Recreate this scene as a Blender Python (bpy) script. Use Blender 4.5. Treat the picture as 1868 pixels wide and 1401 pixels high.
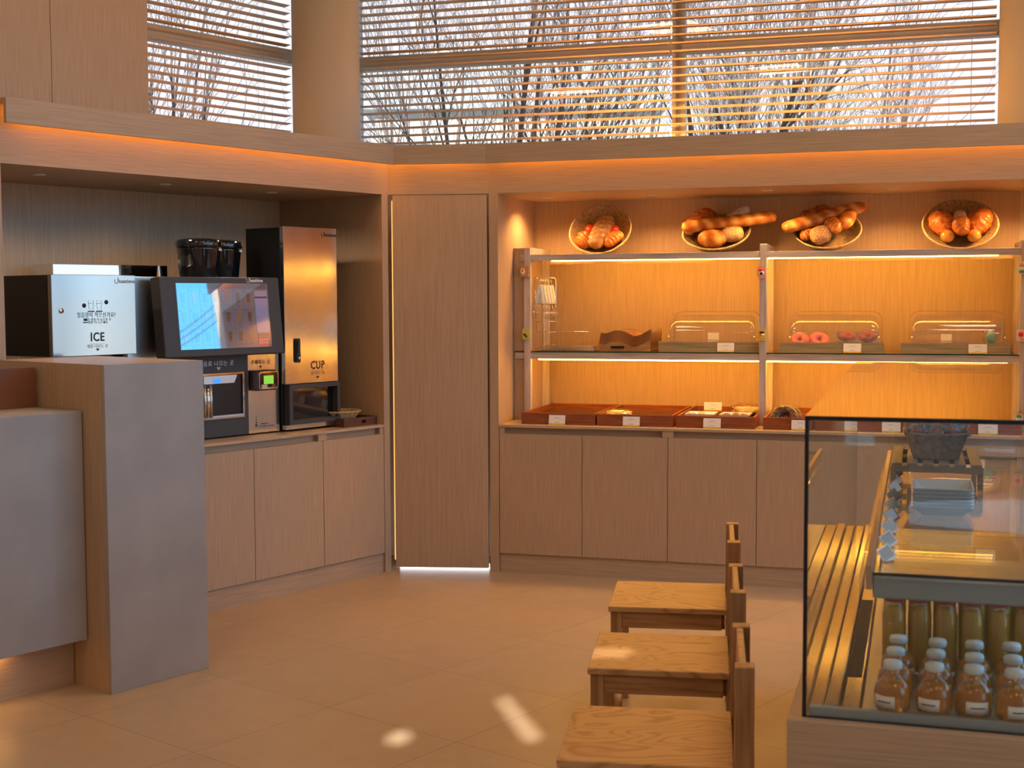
import bpy, bmesh, math, random
from mathutils import Vector, Matrix, Euler, noise
from math import sin, cos, pi, radians as R
random.seed(7)
S = bpy.context.scene
for o in list(bpy.data.objects): bpy.data.objects.remove(o)
COL = S.collection
# ------------------------------------------------------------------ camera
cam = bpy.data.cameras.new('camera'); camo = bpy.data.objects.new('camera', cam); COL.objects.link(camo)
cam.sensor_width = 36; cam.lens = 2412.4/1868*36; cam.clip_end = 300; cam.clip_start = .05
_p, _r = R(3.7335), R(-0.2608)
_F = Vector((0, cos(_p), -sin(_p))); _X = Vector((1, 0, 0)); _U = _X.cross(_F)
_X, _U = _X*cos(_r)+_U*sin(_r), -_X*sin(_r)+_U*cos(_r)
camo.matrix_world = Matrix(((_X.x, _U.x, -_F.x, 0), (_X.y, _U.y, -_F.y, 0), (_X.z, _U.z, -_F.z, 1.55), (0, 0, 0, 1)))
cam.dof.use_dof = True; cam.dof.focus_distance = 7.2; cam.dof.aperture_fstop = 7.0
S.camera = camo
# ------------------------------------------------------------------ colour management, light paths
S.view_settings.view_transform = 'Standard'; S.view_settings.look = 'None'
S.view_settings.exposure = 0.0; S.view_settings.gamma = 1.0; S.view_settings.use_curve_mapping = False
S.cycles.transparent_max_bounces = 28; S.cycles.max_bounces = 10; S.cycles.transmission_bounces = 10
S.cycles.caustics_reflective = False; S.cycles.caustics_refractive = False
# ------------------------------------------------------------------ world: pale sky in front, blue clear sky to the right
W = bpy.data.worlds.new('sky'); S.world = W; W.use_nodes = True
nt = W.node_tree; nt.nodes.clear()
_o = nt.nodes.new('ShaderNodeOutputWorld'); _b = nt.nodes.new('ShaderNodeBackground'); _t = nt.nodes.new('ShaderNodeTexCoord')
_s = nt.nodes.new('ShaderNodeSeparateXYZ'); _m1 = nt.nodes.new('ShaderNodeMapRange'); _m2 = nt.nodes.new('ShaderNodeMapRange')
_mm = nt.nodes.new('ShaderNodeMath'); _mm.operation = 'MULTIPLY'; _mx = nt.nodes.new('ShaderNodeMix'); _mx.data_type = 'RGBA'
nt.links.new(_t.outputs['Generated'], _s.inputs[0]); nt.links.new(_s.outputs[0], _m1.inputs[0]); nt.links.new(_s.outputs[2], _m2.inputs[0])
_m1.inputs[1].default_value = .45; _m1.inputs[2].default_value = .95
_m2.inputs[1].default_value = .02; _m2.inputs[2].default_value = .11
nt.links.new(_m1.outputs[0], _mm.inputs[0]); nt.links.new(_m2.outputs[0], _mm.inputs[1]); nt.links.new(_mm.outputs[0], _mx.inputs[0])
_mx.inputs[6].default_value = (1.12, 1.14, 1.28, 1); _mx.inputs[7].default_value = (.45, 2.3, 4.2, 1)
nt.links.new(_mx.outputs[2], _b.inputs[0]); nt.links.new(_b.outputs[0], _o.inputs[0]); _b.inputs[1].default_value = 1.0
# ------------------------------------------------------------------ sun (enters through gaps made up in the unseen rear wall)
SUN_AZ, SUN_EL = 195.0, 25.5      # compass bearing the sun stands at (0 = view direction)
sun = bpy.data.lights.new('sun', 'SUN'); sun.energy = 13; sun.angle = R(.4); sun.color = (1, .93, .82)
suno = bpy.data.objects.new('sun', sun); COL.objects.link(suno)
sd = Vector((sin(R(SUN_AZ))*cos(R(SUN_EL)), cos(R(SUN_AZ))*cos(R(SUN_EL)), sin(R(SUN_EL))))
suno.rotation_euler = sd.to_track_quat('Z', 'Y').to_euler()
CEIL_W, CEIL_COL = 15.5, (1, .69, .42)
LED_COL = (1, .50, .11)

# ------------------------------------------------------------------ frames of the joinery (x along the face, y into the wall)
class Fr:
    def __init__(s, o, az, k=1, zo=0):      # k = size factor of everything given in this frame
        a = R(az); s.k = k; s.zo = zo; s.o = Vector((o[0], o[1], 0)); s.x = Vector((sin(a), cos(a), 0)); s.y = Vector((-s.x.y, s.x.x, 0)); s.rz = pi/2-a
    def w(s, x, y, z=0): return s.o+s.x*x*s.k+s.y*y*s.k+Vector((0, 0, z*s.k+s.zo))
    def inv(s, P): d = Vector(P)-s.o; return (d.dot(s.x), d.dot(s.y), d.z)
RF = Fr((-0.09483401, 7.40038123), 106.29)
LF = Fr((-0.72151519, 7.41865903), 38.79)
PF = Fr((-1.57954937, 5.10790363), 38.79)
TF = Fr((0.62221, 2.79961), 107.04, 1.14, -.217)
CF = Fr(((-.0), 0), 98.62)
WF = Fr((0, 0), 90)
Dl = LF.w(.050, 0); Dr = RF.w(-.031, 0)
_d = Dr-Dl; DF = Fr((Dl.x, Dl.y), math.degrees(math.atan2(_d.x, _d.y))); DW = _d.length

# ------------------------------------------------------------------ materials
def lin(h):
    c = [int(h[i:i+2], 16)/255 for i in (0, 2, 4)]
    return tuple((x/12.92 if x <= .04045 else ((x+.055)/1.055)**2.4) for x in c)
def mat(name, col=(.5, .5, .5), rough=.5, metal=0, emit=None, es=1, spec=.5, trans=0, ior=1.45, coat=0, alpha=1, sss=0):
    m = bpy.data.materials.new(name); m.use_nodes = True; b = m.node_tree.nodes['Principled BSDF']
    if isinstance(col, str): col = lin(col)
    b.inputs['Base Color'].default_value = (*col, 1); b.inputs['Roughness'].default_value = rough; b.inputs['Metallic'].default_value = metal
    b.inputs['Specular IOR Level'].default_value = spec; b.inputs['Transmission Weight'].default_value = trans; b.inputs['IOR'].default_value = ior
    b.inputs['Coat Weight'].default_value = coat; b.inputs['Alpha'].default_value = alpha
    if emit is not None: b.inputs['Emission Color'].default_value = (*emit, 1); b.inputs['Emission Strength'].default_value = es
    return m
def N(m, t, **k):
    n = m.node_tree.nodes.new(t)
    for a, v in k.items(): setattr(n, a, v)
    return n
def ramp(m, stops):
    r = N(m, 'ShaderNodeValToRGB'); e = r.color_ramp.elements
    while len(e) < len(stops): e.new(.5)
    for i, (p, c) in enumerate(stops):
        e[i].position = p; e[i].color = (*(lin(c) if isinstance(c, str) else c), 1)
    return r
def noisy(name, stops, scale=(10, 10, 10), nscale=1., detail=4, rough=.5, dist=0, bump=0, coord='Object', **k):
    m = mat(name, (.5, .5, .5), rough, **k); L = m.node_tree.links; b = m.node_tree.nodes['Principled BSDF']
    tc = N(m, 'ShaderNodeTexCoord'); mp = N(m, 'ShaderNodeMapping'); n = N(m, 'ShaderNodeTexNoise')
    mp.inputs['Scale'].default_value = scale; n.inputs['Scale'].default_value = nscale; n.inputs['Detail'].default_value = detail; n.inputs['Distortion'].default_value = dist
    r = ramp(m, stops); L.new(tc.outputs[coord], mp.inputs[0]); L.new(mp.outputs[0], n.inputs[0]); L.new(n.outputs[0], r.inputs[0]); L.new(r.outputs[0], b.inputs['Base Color'])
    if bump:
        bp = N(m, 'ShaderNodeBump'); bp.inputs['Strength'].default_value = bump; bp.inputs['Distance'].default_value = .004
        L.new(n.outputs[0], bp.inputs['Height']); L.new(bp.outputs[0], b.inputs['Normal'])
    return m
WA, WB = (.43, .295, .19), (.52, .36, .24)
wood_v = noisy('oak_laminate_vertical_grain', [(.35, WA), (.65, WB)], (260, 260, 5), 1, 3, .45)
wood_h = noisy('oak_laminate_horizontal_grain', [(.35, WA), (.65, WB)], (5, 260, 260), 1, 3, .45)
wood_top = noisy('oak_worktop', [(.35, (.42, .31, .21)), (.65, (.56, .43, .31))], (4, 120, 120), 1, 3, .4)
wood_pale = noisy('pale_oak_rack', [(.35, (.50, .41, .36)), (.65, (.66, .57, .52))], (60, 60, 4), 1, 3, .5)
concrete = noisy('grey_stone_panel', [(.3, (.345, .31, .295)), (.7, (.42, .38, .36))], (3.5, 3.5, 3.5), 1, 8, .6)
plaster = noisy('beige_plaster', [(.3, (.56, .47, .35)), (.7, (.60, .51, .39))], (5, 5, 2), 1, 4, .8)
white_wall = mat('cream_wall', (.72, .66, .58), .8)
blackm = mat('black_metal', (.012, .012, .015), .4)
dark = mat('dark_recess', (.01, .01, .011), .5)
charc = mat('charcoal_panel', (.055, .052, .055), .5)
gloss_black = mat('glossy_black_plastic', (.008, .009, .012), .08, coat=1)
steel = noisy('brushed_steel', [(.3, (.70, .67, .62)), (.7, (.76, .74, .70))], (5, 5, .7), 1.4, 0, .16, bump=.6, metal=1)
steel2 = mat('satin_steel', (.60, .60, .60), .35, 1)
chrome = mat('chrome', (.85, .85, .86), .06, 1)
alu = mat('grey_painted_metal', (.31, .37, .41), .35, .4)
white = mat('white_plastic', (.80, .80, .78), .35)
ceram = mat('white_ceramic', (.82, .83, .84), .18, coat=.5)
paper = mat('white_card', (.85, .83, .82), .6)
yellow = mat('yellow_band', (.75, .50, .03), .5)
ink = mat('dark_print', (.02, .02, .022), .5)
inkm = mat('grey_print', (.12, .11, .11), .6)
whiteink = mat('white_print', (.85, .85, .85), .5)
wood_pale_h = noisy('pale_oak_rack_rails', [(.35, (.50, .41, .36)), (.65, (.66, .57, .52))], (4, 60, 60), 1, 3, .5)
blind_m = noisy('wood_slat', [(.3, (.64, .46, .30)), (.7, (.74, .54, .37))], (3, 60, 60), 1, 3, .5)
winframe = mat('window_frame_beige', (.62, .56, .49), .45)
cord_m = mat('blind_cord', (.55, .40, .28), .7)
led_o = mat('warm_led_diffuser', (1, 1, 1), .5, emit=(1, .41, .06), es=9.0)
led_up = mat('warm_led_uplight', (1, 1, 1), .5, emit=(1, .46, .10), es=55)
led_shelf = mat('shelf_led', (1, 1, 1), .5, emit=(1, .46, .05), es=42)
gap_white = mat('door_gap_glow', (1, 1, 1), .5, emit=(.92, .95, 1), es=5)
led_floor = mat('counter_led', (1, 1, 1), .5, emit=(1, .50, .13), es=9)
mahog = noisy('mahogany_tray', [(.3, (.20, .052, .016)), (.7, (.36, .10, .03))], (5, 90, 90), 1, 3, .35)
bamboo = noisy('bamboo_box', [(.35, (.34, .24, .11)), (.65, (.50, .38, .19))], (3, 60, 160), 1, 2, .4)
plywood = noisy('bent_plywood', [(.35, (.50, .25, .09)), (.65, (.64, .34, .13))], (6, 60, 60), 1, 3, .3, coat=.4)
ply_edge_shade = mat('plywood_edge_and_gap_shade', (.16, .07, .025), .5)
walnut = noisy('walnut_tray', [(.3, (.09, .035, .022)), (.7, (.15, .06, .04))], (5, 60, 60), 1, 3, .4)

def chairwood(name, a, b):
    m = mat(name, (.5, .5, .5), .38); L = m.node_tree.links; bs = m.node_tree.nodes['Principled BSDF']
    tc = N(m, 'ShaderNodeTexCoord'); mp = N(m, 'ShaderNodeMapping'); mp.inputs['Scale'].default_value = (2.2, 5.5, 5)
    oi = N(m, 'ShaderNodeObjectInfo'); va = N(m, 'ShaderNodeVectorMath', operation='SCALE'); va.inputs[0].default_value = (7, 13, 5)
    ad = N(m, 'ShaderNodeVectorMath', operation='ADD'); L.new(oi.outputs['Random'], va.inputs['Scale'])
    n = N(m, 'ShaderNodeTexNoise'); n.inputs['Scale'].default_value = 1.0; n.inputs['Detail'].default_value = 1.5; n.inputs['Distortion'].default_value = .6
    mu = N(m, 'ShaderNodeMath', operation='MULTIPLY'); mu.inputs[1].default_value = 34
    fr = N(m, 'ShaderNodeMath', operation='PINGPONG'); fr.inputs[1].default_value = 1
    f = N(m, 'ShaderNodeTexNoise'); f.inputs['Scale'].default_value = 1; mp2 = N(m, 'ShaderNodeMapping'); mp2.inputs['Scale'].default_value = (8, 260, 60)
    r = ramp(m, [(0, a), (.45, b), (1, b)]); mx = N(m, 'ShaderNodeMix', data_type='RGBA', blend_type='MULTIPLY'); mx.inputs[0].default_value = .15
    L.new(tc.outputs['Object'], ad.inputs[0]); L.new(va.outputs[0], ad.inputs[1]); L.new(ad.outputs[0], mp.inputs[0]); L.new(mp.outputs[0], n.inputs[0]); L.new(n.outputs[0], mu.inputs[0])
    L.new(mu.outputs[0], fr.inputs[0]); L.new(fr.outputs[0], r.inputs[0]); L.new(tc.outputs['Object'], mp2.inputs[0]); L.new(mp2.outputs[0], f.inputs[0])
    L.new(r.outputs[0], mx.inputs[6]); L.new(f.outputs[0], mx.inputs[7]); L.new(mx.outputs[2], bs.inputs['Base Color'])
    return m
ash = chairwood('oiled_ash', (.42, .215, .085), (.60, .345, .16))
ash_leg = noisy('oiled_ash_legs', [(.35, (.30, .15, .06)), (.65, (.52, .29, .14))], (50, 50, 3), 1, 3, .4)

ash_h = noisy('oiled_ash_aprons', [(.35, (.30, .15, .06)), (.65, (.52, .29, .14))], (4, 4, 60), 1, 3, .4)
def glassy(name, tint=(.95, .98, .97), ior=1.5, rough=0.0, extra=0.0, gcol=(1, 1, 1)):
    m = bpy.data.materials.new(name); m.use_nodes = True; nt = m.node_tree; nt.nodes.clear(); L = nt.links
    o = N(m, 'ShaderNodeOutputMaterial'); t = N(m, 'ShaderNodeBsdfTransparent'); t.inputs[0].default_value = (*tint, 1)
    g = N(m, 'ShaderNodeBsdfGlossy'); g.inputs['Roughness'].default_value = rough; g.inputs[0].default_value = (*gcol, 1)
    f = N(m, 'ShaderNodeFresnel'); ge = N(m, 'ShaderNodeNewGeometry'); mi = N(m, 'ShaderNodeMix'); mi.data_type = 'FLOAT'
    mi.inputs[2].default_value = ior; mi.inputs[3].default_value = 1/ior
    ad = N(m, 'ShaderNodeMath', operation='ADD'); ad.use_clamp = True; ad.inputs[1].default_value = extra
    mx = N(m, 'ShaderNodeMixShader')
    L.new(ge.outputs['Backfacing'], mi.inputs[0]); L.new(mi.outputs[0], f.inputs[0]); L.new(f.outputs[0], ad.inputs[0]); L.new(ad.outputs[0], mx.inputs[0])
    L.new(t.outputs[0], mx.inputs[1]); L.new(g.outputs[0], mx.inputs[2]); L.new(mx.outputs[0], o.inputs[0])
    return m
glass = glassy('clear_glass', (.972, .990, .988))
glass_top = glassy('coated_top_glass', (.86, .88, .88), 1.5, 0, .32)
acryl = glassy('clear_acrylic', (.985, .985, .985), 1.49)
bag_m = glassy('cellophane', (.93, .93, .93), 1.5, .12, .10)
bottle_g = glassy('bottle_glass', (.97, .98, .97), 1.5)
edge_dark = mat('glass_edge_navy', (.008, .014, .022), .2)
edge_green = mat('glass_edge_green', (.01, .06, .03), .2)
juice = mat('amber_juice', (1, .38, .01), .04, trans=.62, ior=1.33)
juice2 = mat('golden_cider', (1, .62, .07), .05, trans=.55, ior=1.33)
cap_red = mat('pink_red_cap', (.42, .07, .09), .35)
cap_white = mat('white_cap', (.70, .76, .80), .35)

def wicker(name, a, b, sc=260):
    m = mat(name, (.5, .5, .5), .6); L = m.node_tree.links; bs = m.node_tree.nodes['Principled BSDF']
    tc = N(m, 'ShaderNodeTexCoord'); sx = N(m, 'ShaderNodeSeparateXYZ'); L.new(tc.outputs['Object'], sx.inputs[0])
    at = N(m, 'ShaderNodeMath', operation='ARCTAN2'); L.new(sx.outputs[1], at.inputs[0]); L.new(sx.outputs[0], at.inputs[1])
    m1 = N(m, 'ShaderNodeMath', operation='MULTIPLY'); m1.inputs[1].default_value = 110; L.new(at.outputs[0], m1.inputs[0])
    s1 = N(m, 'ShaderNodeMath', operation='SINE'); L.new(m1.outputs[0], s1.inputs[0])
    n = N(m, 'ShaderNodeTexNoise'); n.inputs['Scale'].default_value = 70; L.new(tc.outputs['Object'], n.inputs[0])
    ad = N(m, 'ShaderNodeMath', operation='MULTIPLY_ADD'); ad.inputs[1].default_value = .12; L.new(s1.outputs[0], ad.inputs[0]); L.new(n.outputs[0], ad.inputs[2])
    r = ramp(m, [(.25, a), (.7, b)]); L.new(ad.outputs[0], r.inputs[0]); L.new(r.outputs[0], bs.inputs['Base Color'])
    bp = N(m, 'ShaderNodeBump'); bp.inputs['Strength'].default_value = .8; bp.inputs['Distance'].default_value = .003
    L.new(ad.outputs[0], bp.inputs['Height']); L.new(bp.outputs[0], bs.inputs['Normal'])
    return m
wick = wicker('rattan', (.30, .18, .07), (.62, .43, .21))
wick2 = wicker('golden_rattan', (.38, .20, .06), (.75, .50, .22))
wick3 = wicker('grey_rattan', (.36, .29, .23), (.66, .56, .46))

def crust(name, a, b, c, sc=30, bump=.6, rough=.4, bands=0, bk=.10):
    m = mat(name, (.5, .5, .5), rough, coat=.15); L = m.node_tree.links; bs = m.node_tree.nodes['Principled BSDF']
    tc = N(m, 'ShaderNodeTexCoord'); n = N(m, 'ShaderNodeTexNoise'); n.inputs['Scale'].default_value = sc; n.inputs['Detail'].default_value = 5
    L.new(tc.outputs['Object'], n.inputs[0]); r = ramp(m, [(.3, a), (.55, b), (.75, c)])
    if bands:
        sx = N(m, 'ShaderNodeSeparateXYZ'); L.new(tc.outputs['Object'], sx.inputs[0])
        a1 = N(m, 'ShaderNodeMath', operation='MULTIPLY_ADD'); a1.inputs[1].default_value = bands*.5; L.new(sx.outputs[1], a1.inputs[0])
        a2 = N(m, 'ShaderNodeMath', operation='MULTIPLY'); a2.inputs[1].default_value = bands; L.new(sx.outputs[0], a2.inputs[0]); L.new(a2.outputs[0], a1.inputs[2])
        s1 = N(m, 'ShaderNodeMath', operation='SINE'); L.new(a1.outputs[0], s1.inputs[0])
        a3 = N(m, 'ShaderNodeMath', operation='MULTIPLY_ADD'); a3.inputs[1].default_value = bk; L.new(s1.outputs[0], a3.inputs[0]); L.new(n.outputs[0], a3.inputs[2])
        L.new(a3.outputs[0], r.inputs[0]); h = a3
    else: L.new(n.outputs[0], r.inputs[0]); h = n
    L.new(r.outputs[0], bs.inputs['Base Color'])
    bp = N(m, 'ShaderNodeBump'); bp.inputs['Strength'].default_value = bump; bp.inputs['Distance'].default_value = .006
    L.new(h.outputs[0], bp.inputs['Height']); L.new(bp.outputs[0], bs.inputs['Normal'])
    return m
b_gold = crust('golden_crust', (.42, .115, .014), (.66, .25, .04), (.82, .43, .12), 20, .5, bands=85, bk=.17)
b_loaf = crust('rye_crust', (.30, .12, .03), (.52, .26, .09), (.70, .47, .24), 45, .9, .6, bands=170)
b_red = crust('glazed_crust', (.30, .06, .008), (.55, .15, .022), (.78, .36, .09), 60, .9, .3)
b_crois = crust('croissant_crust', (.38, .09, .012), (.62, .20, .03), (.80, .38, .10), 25, .3, .35, bands=260)
b_seed = crust('seeded_crust', (.42, .17, .04), (.66, .40, .17), (.88, .72, .48), 140, 1.0, .6)
b_bun = crust('shiny_bun', (.60, .17, .02), (.80, .33, .06), (.88, .52, .18), 8, .1, .2)
b_tom = mat('shiny_red_roll', (.70, .06, .01), .2, coat=.6)
b_white = crust('floured_crust', (.62, .45, .25), (.85, .74, .60), (.92, .87, .80), 20, .4, .7)
pinkice = mat('pink_icing', (.80, .20, .19), .35, coat=.3)
choc = crust('chocolate_glaze', (.035, .014, .006), (.09, .035, .015), (.40, .26, .15), 60, .3, .3)
berry = crust('berry_topping', (.30, .03, .03), (.55, .10, .07), (.75, .35, .22), 120, .8)
nut = crust('nut_cluster', (.14, .06, .02), (.30, .15, .05), (.5, .32, .14), 120, 1)
cookie = crust('cookie', (.65, .38, .12), (.80, .52, .20), (.9, .7, .4), 120, 1)
candy = mat('wrapped_pastry', (.50, .13, .09), .5)

# ------------------------------------------------------------------ mesh builder
class MB:
    def __init__(s): s.v = []; s.f = []; s.mi = []; s.sm = []
    def add(s, V, Fs, mi=0, sm=False):
        n = len(s.v); s.v += [tuple(v) for v in V]; s.f += [tuple(i+n for i in f) for f in Fs]; s.mi += [mi]*len(Fs); s.sm += [sm]*len(Fs)
        return s
    def box(s, x0, x1, y0, y1, z0, z1, mi=0, M=None):
        V = [Vector((x, y, z)) for z in (z0, z1) for y in (y0, y1) for x in (x0, x1)]
        if M: V = [M@v for v in V]
        return s.add(V, [(0, 2, 3, 1), (4, 5, 7, 6), (0, 1, 5, 4), (2, 6, 7, 3), (0, 4, 6, 2), (1, 3, 7, 5)], mi)
    def cham(s, x0, x1, y0, y1, z0, z1, c=.002, mi=0, M=None):   # box with chamfered edges
        V = []; 
        for sx, X in ((-1, x0), (1, x1)):
            for sy, Y in ((-1, y0), (1, y1)):
                for sz, Z in ((-1, z0), (1, z1)):
                    V += [Vector((X, Y-sy*c, Z-sz*c)), Vector((X-sx*c, Y, Z-sz*c)), Vector((X-sx*c, Y-sy*c, Z))]
        if M: V = [M@v for v in V]
        b = bmesh.new(); vs = [b.verts.new(v) for v in V]; r = bmesh.ops.convex_hull(b, input=vs); b.verts.index_update()
        idx = {v: i for i, v in enumerate(b.verts)}
        out = [tuple(idx[v] for v in f.verts) for f in b.faces]; vv = [v.co.copy() for v in b.verts]; b.free()
        return s.add(vv, out, mi)
    def prism(s, pts, z0, z1, mi=0, M=None):   # pts CCW in xy
        n = len(pts); V = [Vector((x, y, z0)) for x, y in pts]+[Vector((x, y, z1)) for x, y in pts]
        if M: V = [M@v for v in V]
        return s.add(V, [tuple(range(n))[::-1], tuple(range(n, 2*n))]+[(i, (i+1) % n, n+(i+1) % n, n+i) for i in range(n)], mi)
    def tube(s, path, r, n=8, mi=0, caps=True, closed=False):
        P = [Vector(p) for p in path]; m = len(P); rs = r if isinstance(r, (list, tuple)) else [r]*m; V = []; up = None
        for i, p in enumerate(P):
            if closed: d = P[(i+1) % m]-P[i-1]
            else: d = P[min(i+1, m-1)]-P[max(i-1, 0)]
            d.normalize()
            if up is None: up = Vector((0, 0, 1)) if abs(d.z) < .9 else Vector((1, 0, 0))
            a = d.cross(up)
            if a.length < 1e-4: a = d.orthogonal()
            a.normalize(); b = a.cross(d); up = b
            V += [p+(a*cos(2*pi*k/n)+b*sin(2*pi*k/n))*rs[i] for k in range(n)]
        F = []
        for i in range(m if closed else m-1):
            j = (i+1) % m
            F += [(i*n+k, j*n+k, j*n+(k+1) % n, i*n+(k+1) % n)[::-1] for k in range(n)]
        if caps and not closed: F += [tuple(range(n))[::-1][::-1], tuple((m-1)*n+k for k in range(n))[::-1]]
        return s.add(V, F, mi, True)
    def lathe(s, prof, n=32, mi=0, M=None, rfun=None, sm=True):   # prof [(r,z)...]
        V = []; m = len(prof)
        for r_, z in prof:
            for k in range(n):
                a = 2*pi*k/n; rr = r_*(rfun(a, r_, z) if rfun else 1); v = Vector((rr*cos(a), rr*sin(a), z)); V.append(M@v if M else v)
        F = [(i*n+k, i*n+(k+1) % n, (i+1)*n+(k+1) % n, (i+1)*n+k) for i in range(m-1) for k in range(n)]
        if prof[0][0] > 1e-5: F.append(tuple(range(n))[::-1])
        if prof[-1][0] > 1e-5: F.append(tuple((m-1)*n+k for k in range(n)))
        return s.add(V, F, mi, sm)
    def blob(s, c, r, seed=0, amp=.15, nu=14, nv=9, mi=0, fr=2.5, M=None):
        V = []; F = []
        for i in range(nv+1):
            t = pi*i/nv
            for k in range(nu):
                a = 2*pi*k/nu; d = Vector((sin(t)*cos(a), sin(t)*sin(a), cos(t)))
                q = 1+amp*noise.noise(d*fr+Vector((seed*3.7, seed, 0))); v = Vector((d.x*r[0]*q+c[0], d.y*r[1]*q+c[1], d.z*r[2]*q+c[2])); V.append(M@v if M else v)
        F = [(i*nu+k, (i+1)*nu+k, (i+1)*nu+(k+1) % nu, i*nu+(k+1) % nu) for i in range(nv) for k in range(nu)]
        return s.add(V, F, mi, True)
    def build(s, name, mats, parent=None, autosm=False):
        me = bpy.data.meshes.new(name); me.from_pydata(s.v, [], s.f)
        for m in (mats if isinstance(mats, (list, tuple)) else [mats]): me.materials.append(m)
        me.polygons.foreach_set('material_index', s.mi); me.polygons.foreach_set('use_smooth', s.sm); me.update()
        b = bmesh.new(); b.from_mesh(me); bmesh.ops.recalc_face_normals(b, faces=b.faces); b.to_mesh(me); b.free()
        o = bpy.data.objects.new(name, me); COL.objects.link(o)
        if parent: o.parent = parent
        return o
def place(o, F, p, rot=0, rx=0, ry=0):
    o.matrix_world = Matrix.Translation(F.w(*p))@Matrix.Rotation(F.rz+rot, 4, 'Z')@Matrix.Rotation(rx, 4, 'X')@Matrix.Rotation(ry, 4, 'Y')@Matrix.Scale(F.k, 4)
    return o
def tag(o, label, cat, group=None, kind=None):
    o['label'] = label; o['category'] = cat
    if group: o['group'] = group
    if kind: o['kind'] = kind
    return o
def thing(name, label, cat, F, p, rot=0, group=None, rx=0, ry=0):
    o = bpy.data.objects.new(name, None); COL.objects.link(o); o.empty_display_size = .1
    place(o, F, p, rot, rx, ry); return tag(o, label, cat, group)
def solo(mb, name, mats, label, cat, F, p, rot=0, group=None, rx=0, ry=0):
    o = mb.build(name, mats); place(o, F, p, rot, rx, ry); return tag(o, label, cat, group)
def struct(mb, name, mats, F=WF, p=(0, 0, 0), label=None):
    o = mb.build(name, mats); place(o, F, p); o['kind'] = 'structure'
    if label: o['label'] = label
    return o
def dup(o, parent=None):
    c = o.copy(); COL.objects.link(c); c.parent = parent
    for ch in list(o.children):
        d = dup(ch, c); d.matrix_parent_inverse = ch.matrix_parent_inverse.copy()
    return c
def text(s, size, m, parent, p, name='lettering', bold=0, rx=pi/2, align='CENTER', sx=1, ext=.0006, rz=0, ry=0):
    cu = bpy.data.curves.new(name, 'FONT'); cu.body = s; cu.size = size; cu.align_x = align; cu.align_y = 'CENTER'; cu.extrude = ext; cu.offset = bold; cu.resolution_u = 3; cu.space_character = 1.12
    t = bpy.data.objects.new('tmp', cu); COL.objects.link(t); bpy.context.view_layer.update()
    dg = bpy.context.evaluated_depsgraph_get(); me = bpy.data.meshes.new_from_object(t.evaluated_get(dg)); bpy.data.objects.remove(t)
    me.name = name; me.materials.clear(); me.materials.append(m)
    o = bpy.data.objects.new(name, me); COL.objects.link(o); o.parent = parent
    o.location = p; o.rotation_euler = (rx, ry, rz); o.scale = (sx, 1, 1); return o
def B(*a, **k): return MB().box(*a, **k)
def Cb(*a, **k): return MB().cham(*a, **k)
def rrect(x0, x1, z0, z1, r, n=6):
    P = []
    for cx, cz, a0 in ((x1-r, z1-r, 0), (x0+r, z1-r, 90), (x0+r, z0+r, 180), (x1-r, z0+r, 270)):
        P += [(cx+r*cos(R(a0+90*k/n)), cz+r*sin(R(a0+90*k/n))) for k in range(n+1)]
    return P
XZ = Matrix(((1, 0, 0, 0), (0, 0, -1, 0), (0, 1, 0, 0), (0, 0, 0, 1)))   # xy-prism (x, up) extruded along -y
def xzprism(mb, pts, y0, y1, mi=0): return mb.prism(pts, -y1, -y0, mi, XZ)

# ================================================================== SETTING
fl = mat('floor_tile', (.5, .5, .5), .33)
L_ = fl.node_tree.links; bs = fl.node_tree.nodes['Principled BSDF']; tc = N(fl, 'ShaderNodeTexCoord'); br = N(fl, 'ShaderNodeTexBrick')
br.offset = 0; br.inputs['Scale'].default_value = 1; br.inputs['Brick Width'].default_value = .634; br.inputs['Row Height'].default_value = .642
br.inputs['Mortar Size'].default_value = .0014; br.inputs['Mortar Smooth'].default_value = 0
br.inputs['Color1'].default_value = (.47, .345, .225, 1); br.inputs['Color2'].default_value = (.50, .37, .245, 1); br.inputs['Mortar'].default_value = (.22, .15, .10, 1)
nz = N(fl, 'ShaderNodeTexNoise'); nz.inputs['Scale'].default_value = 9; nz.inputs['Detail'].default_value = 6; rr_ = ramp(fl, [(.3, (.9, .9, .9)), (.7, (1, 1, 1))])
mx = N(fl, 'ShaderNodeMix', data_type='RGBA', blend_type='MULTIPLY'); mx.inputs[0].default_value = 1
L_.new(tc.outputs['Object'], br.inputs[0]); L_.new(tc.outputs['Object'], nz.inputs[0]); L_.new(nz.outputs[0], rr_.inputs[0]); L_.new(br.outputs[0], mx.inputs[6]); L_.new(rr_.outputs[0], mx.inputs[7]); L_.new(mx.outputs[2], bs.inputs['Base Color'])
struct(B(-9, 9, -12, 4, -.1, 0), 'floor', fl, LF, (-.655, -.93, 0), 'beige square floor tiles with thin dark joints')
CZ = 4.4
struct(B(-7, 5.2, -3.2, 10.4, CZ, CZ+.15), 'ceiling', white_wall)
struct(B(-7.1, -7, -3.2, 10.4, 0, CZ), 'wall_left', white_wall)

# unseen rear wall with made-up gaps, shaped to cast three sun patches
def floorpt(px, py):
    d = _F+_X*((px-934)/2412.4)-_U*((py-700.5)/2412.4); return Vector((0, 0, 1.55))+d*(-1.55/d.z)
patches = [[(905, 1272), (925, 1272), (986, 1345), (982, 1351), (962, 1350), (940, 1322)],
           [(706, 1343), (716, 1334), (741, 1333), (748, 1348), (742, 1357), (716, 1356)],
           [(1150, 1290), (1168, 1280), (1222, 1280), (1235, 1290)]]
gaps = []
for pt in patches:
    g = []
    for q in pt:
        P = floorpt(*q); t = (-3.2-P.y)/sd.y; X = P+sd*t; g.append((X.x, X.z))
    gaps.append(g)
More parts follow.
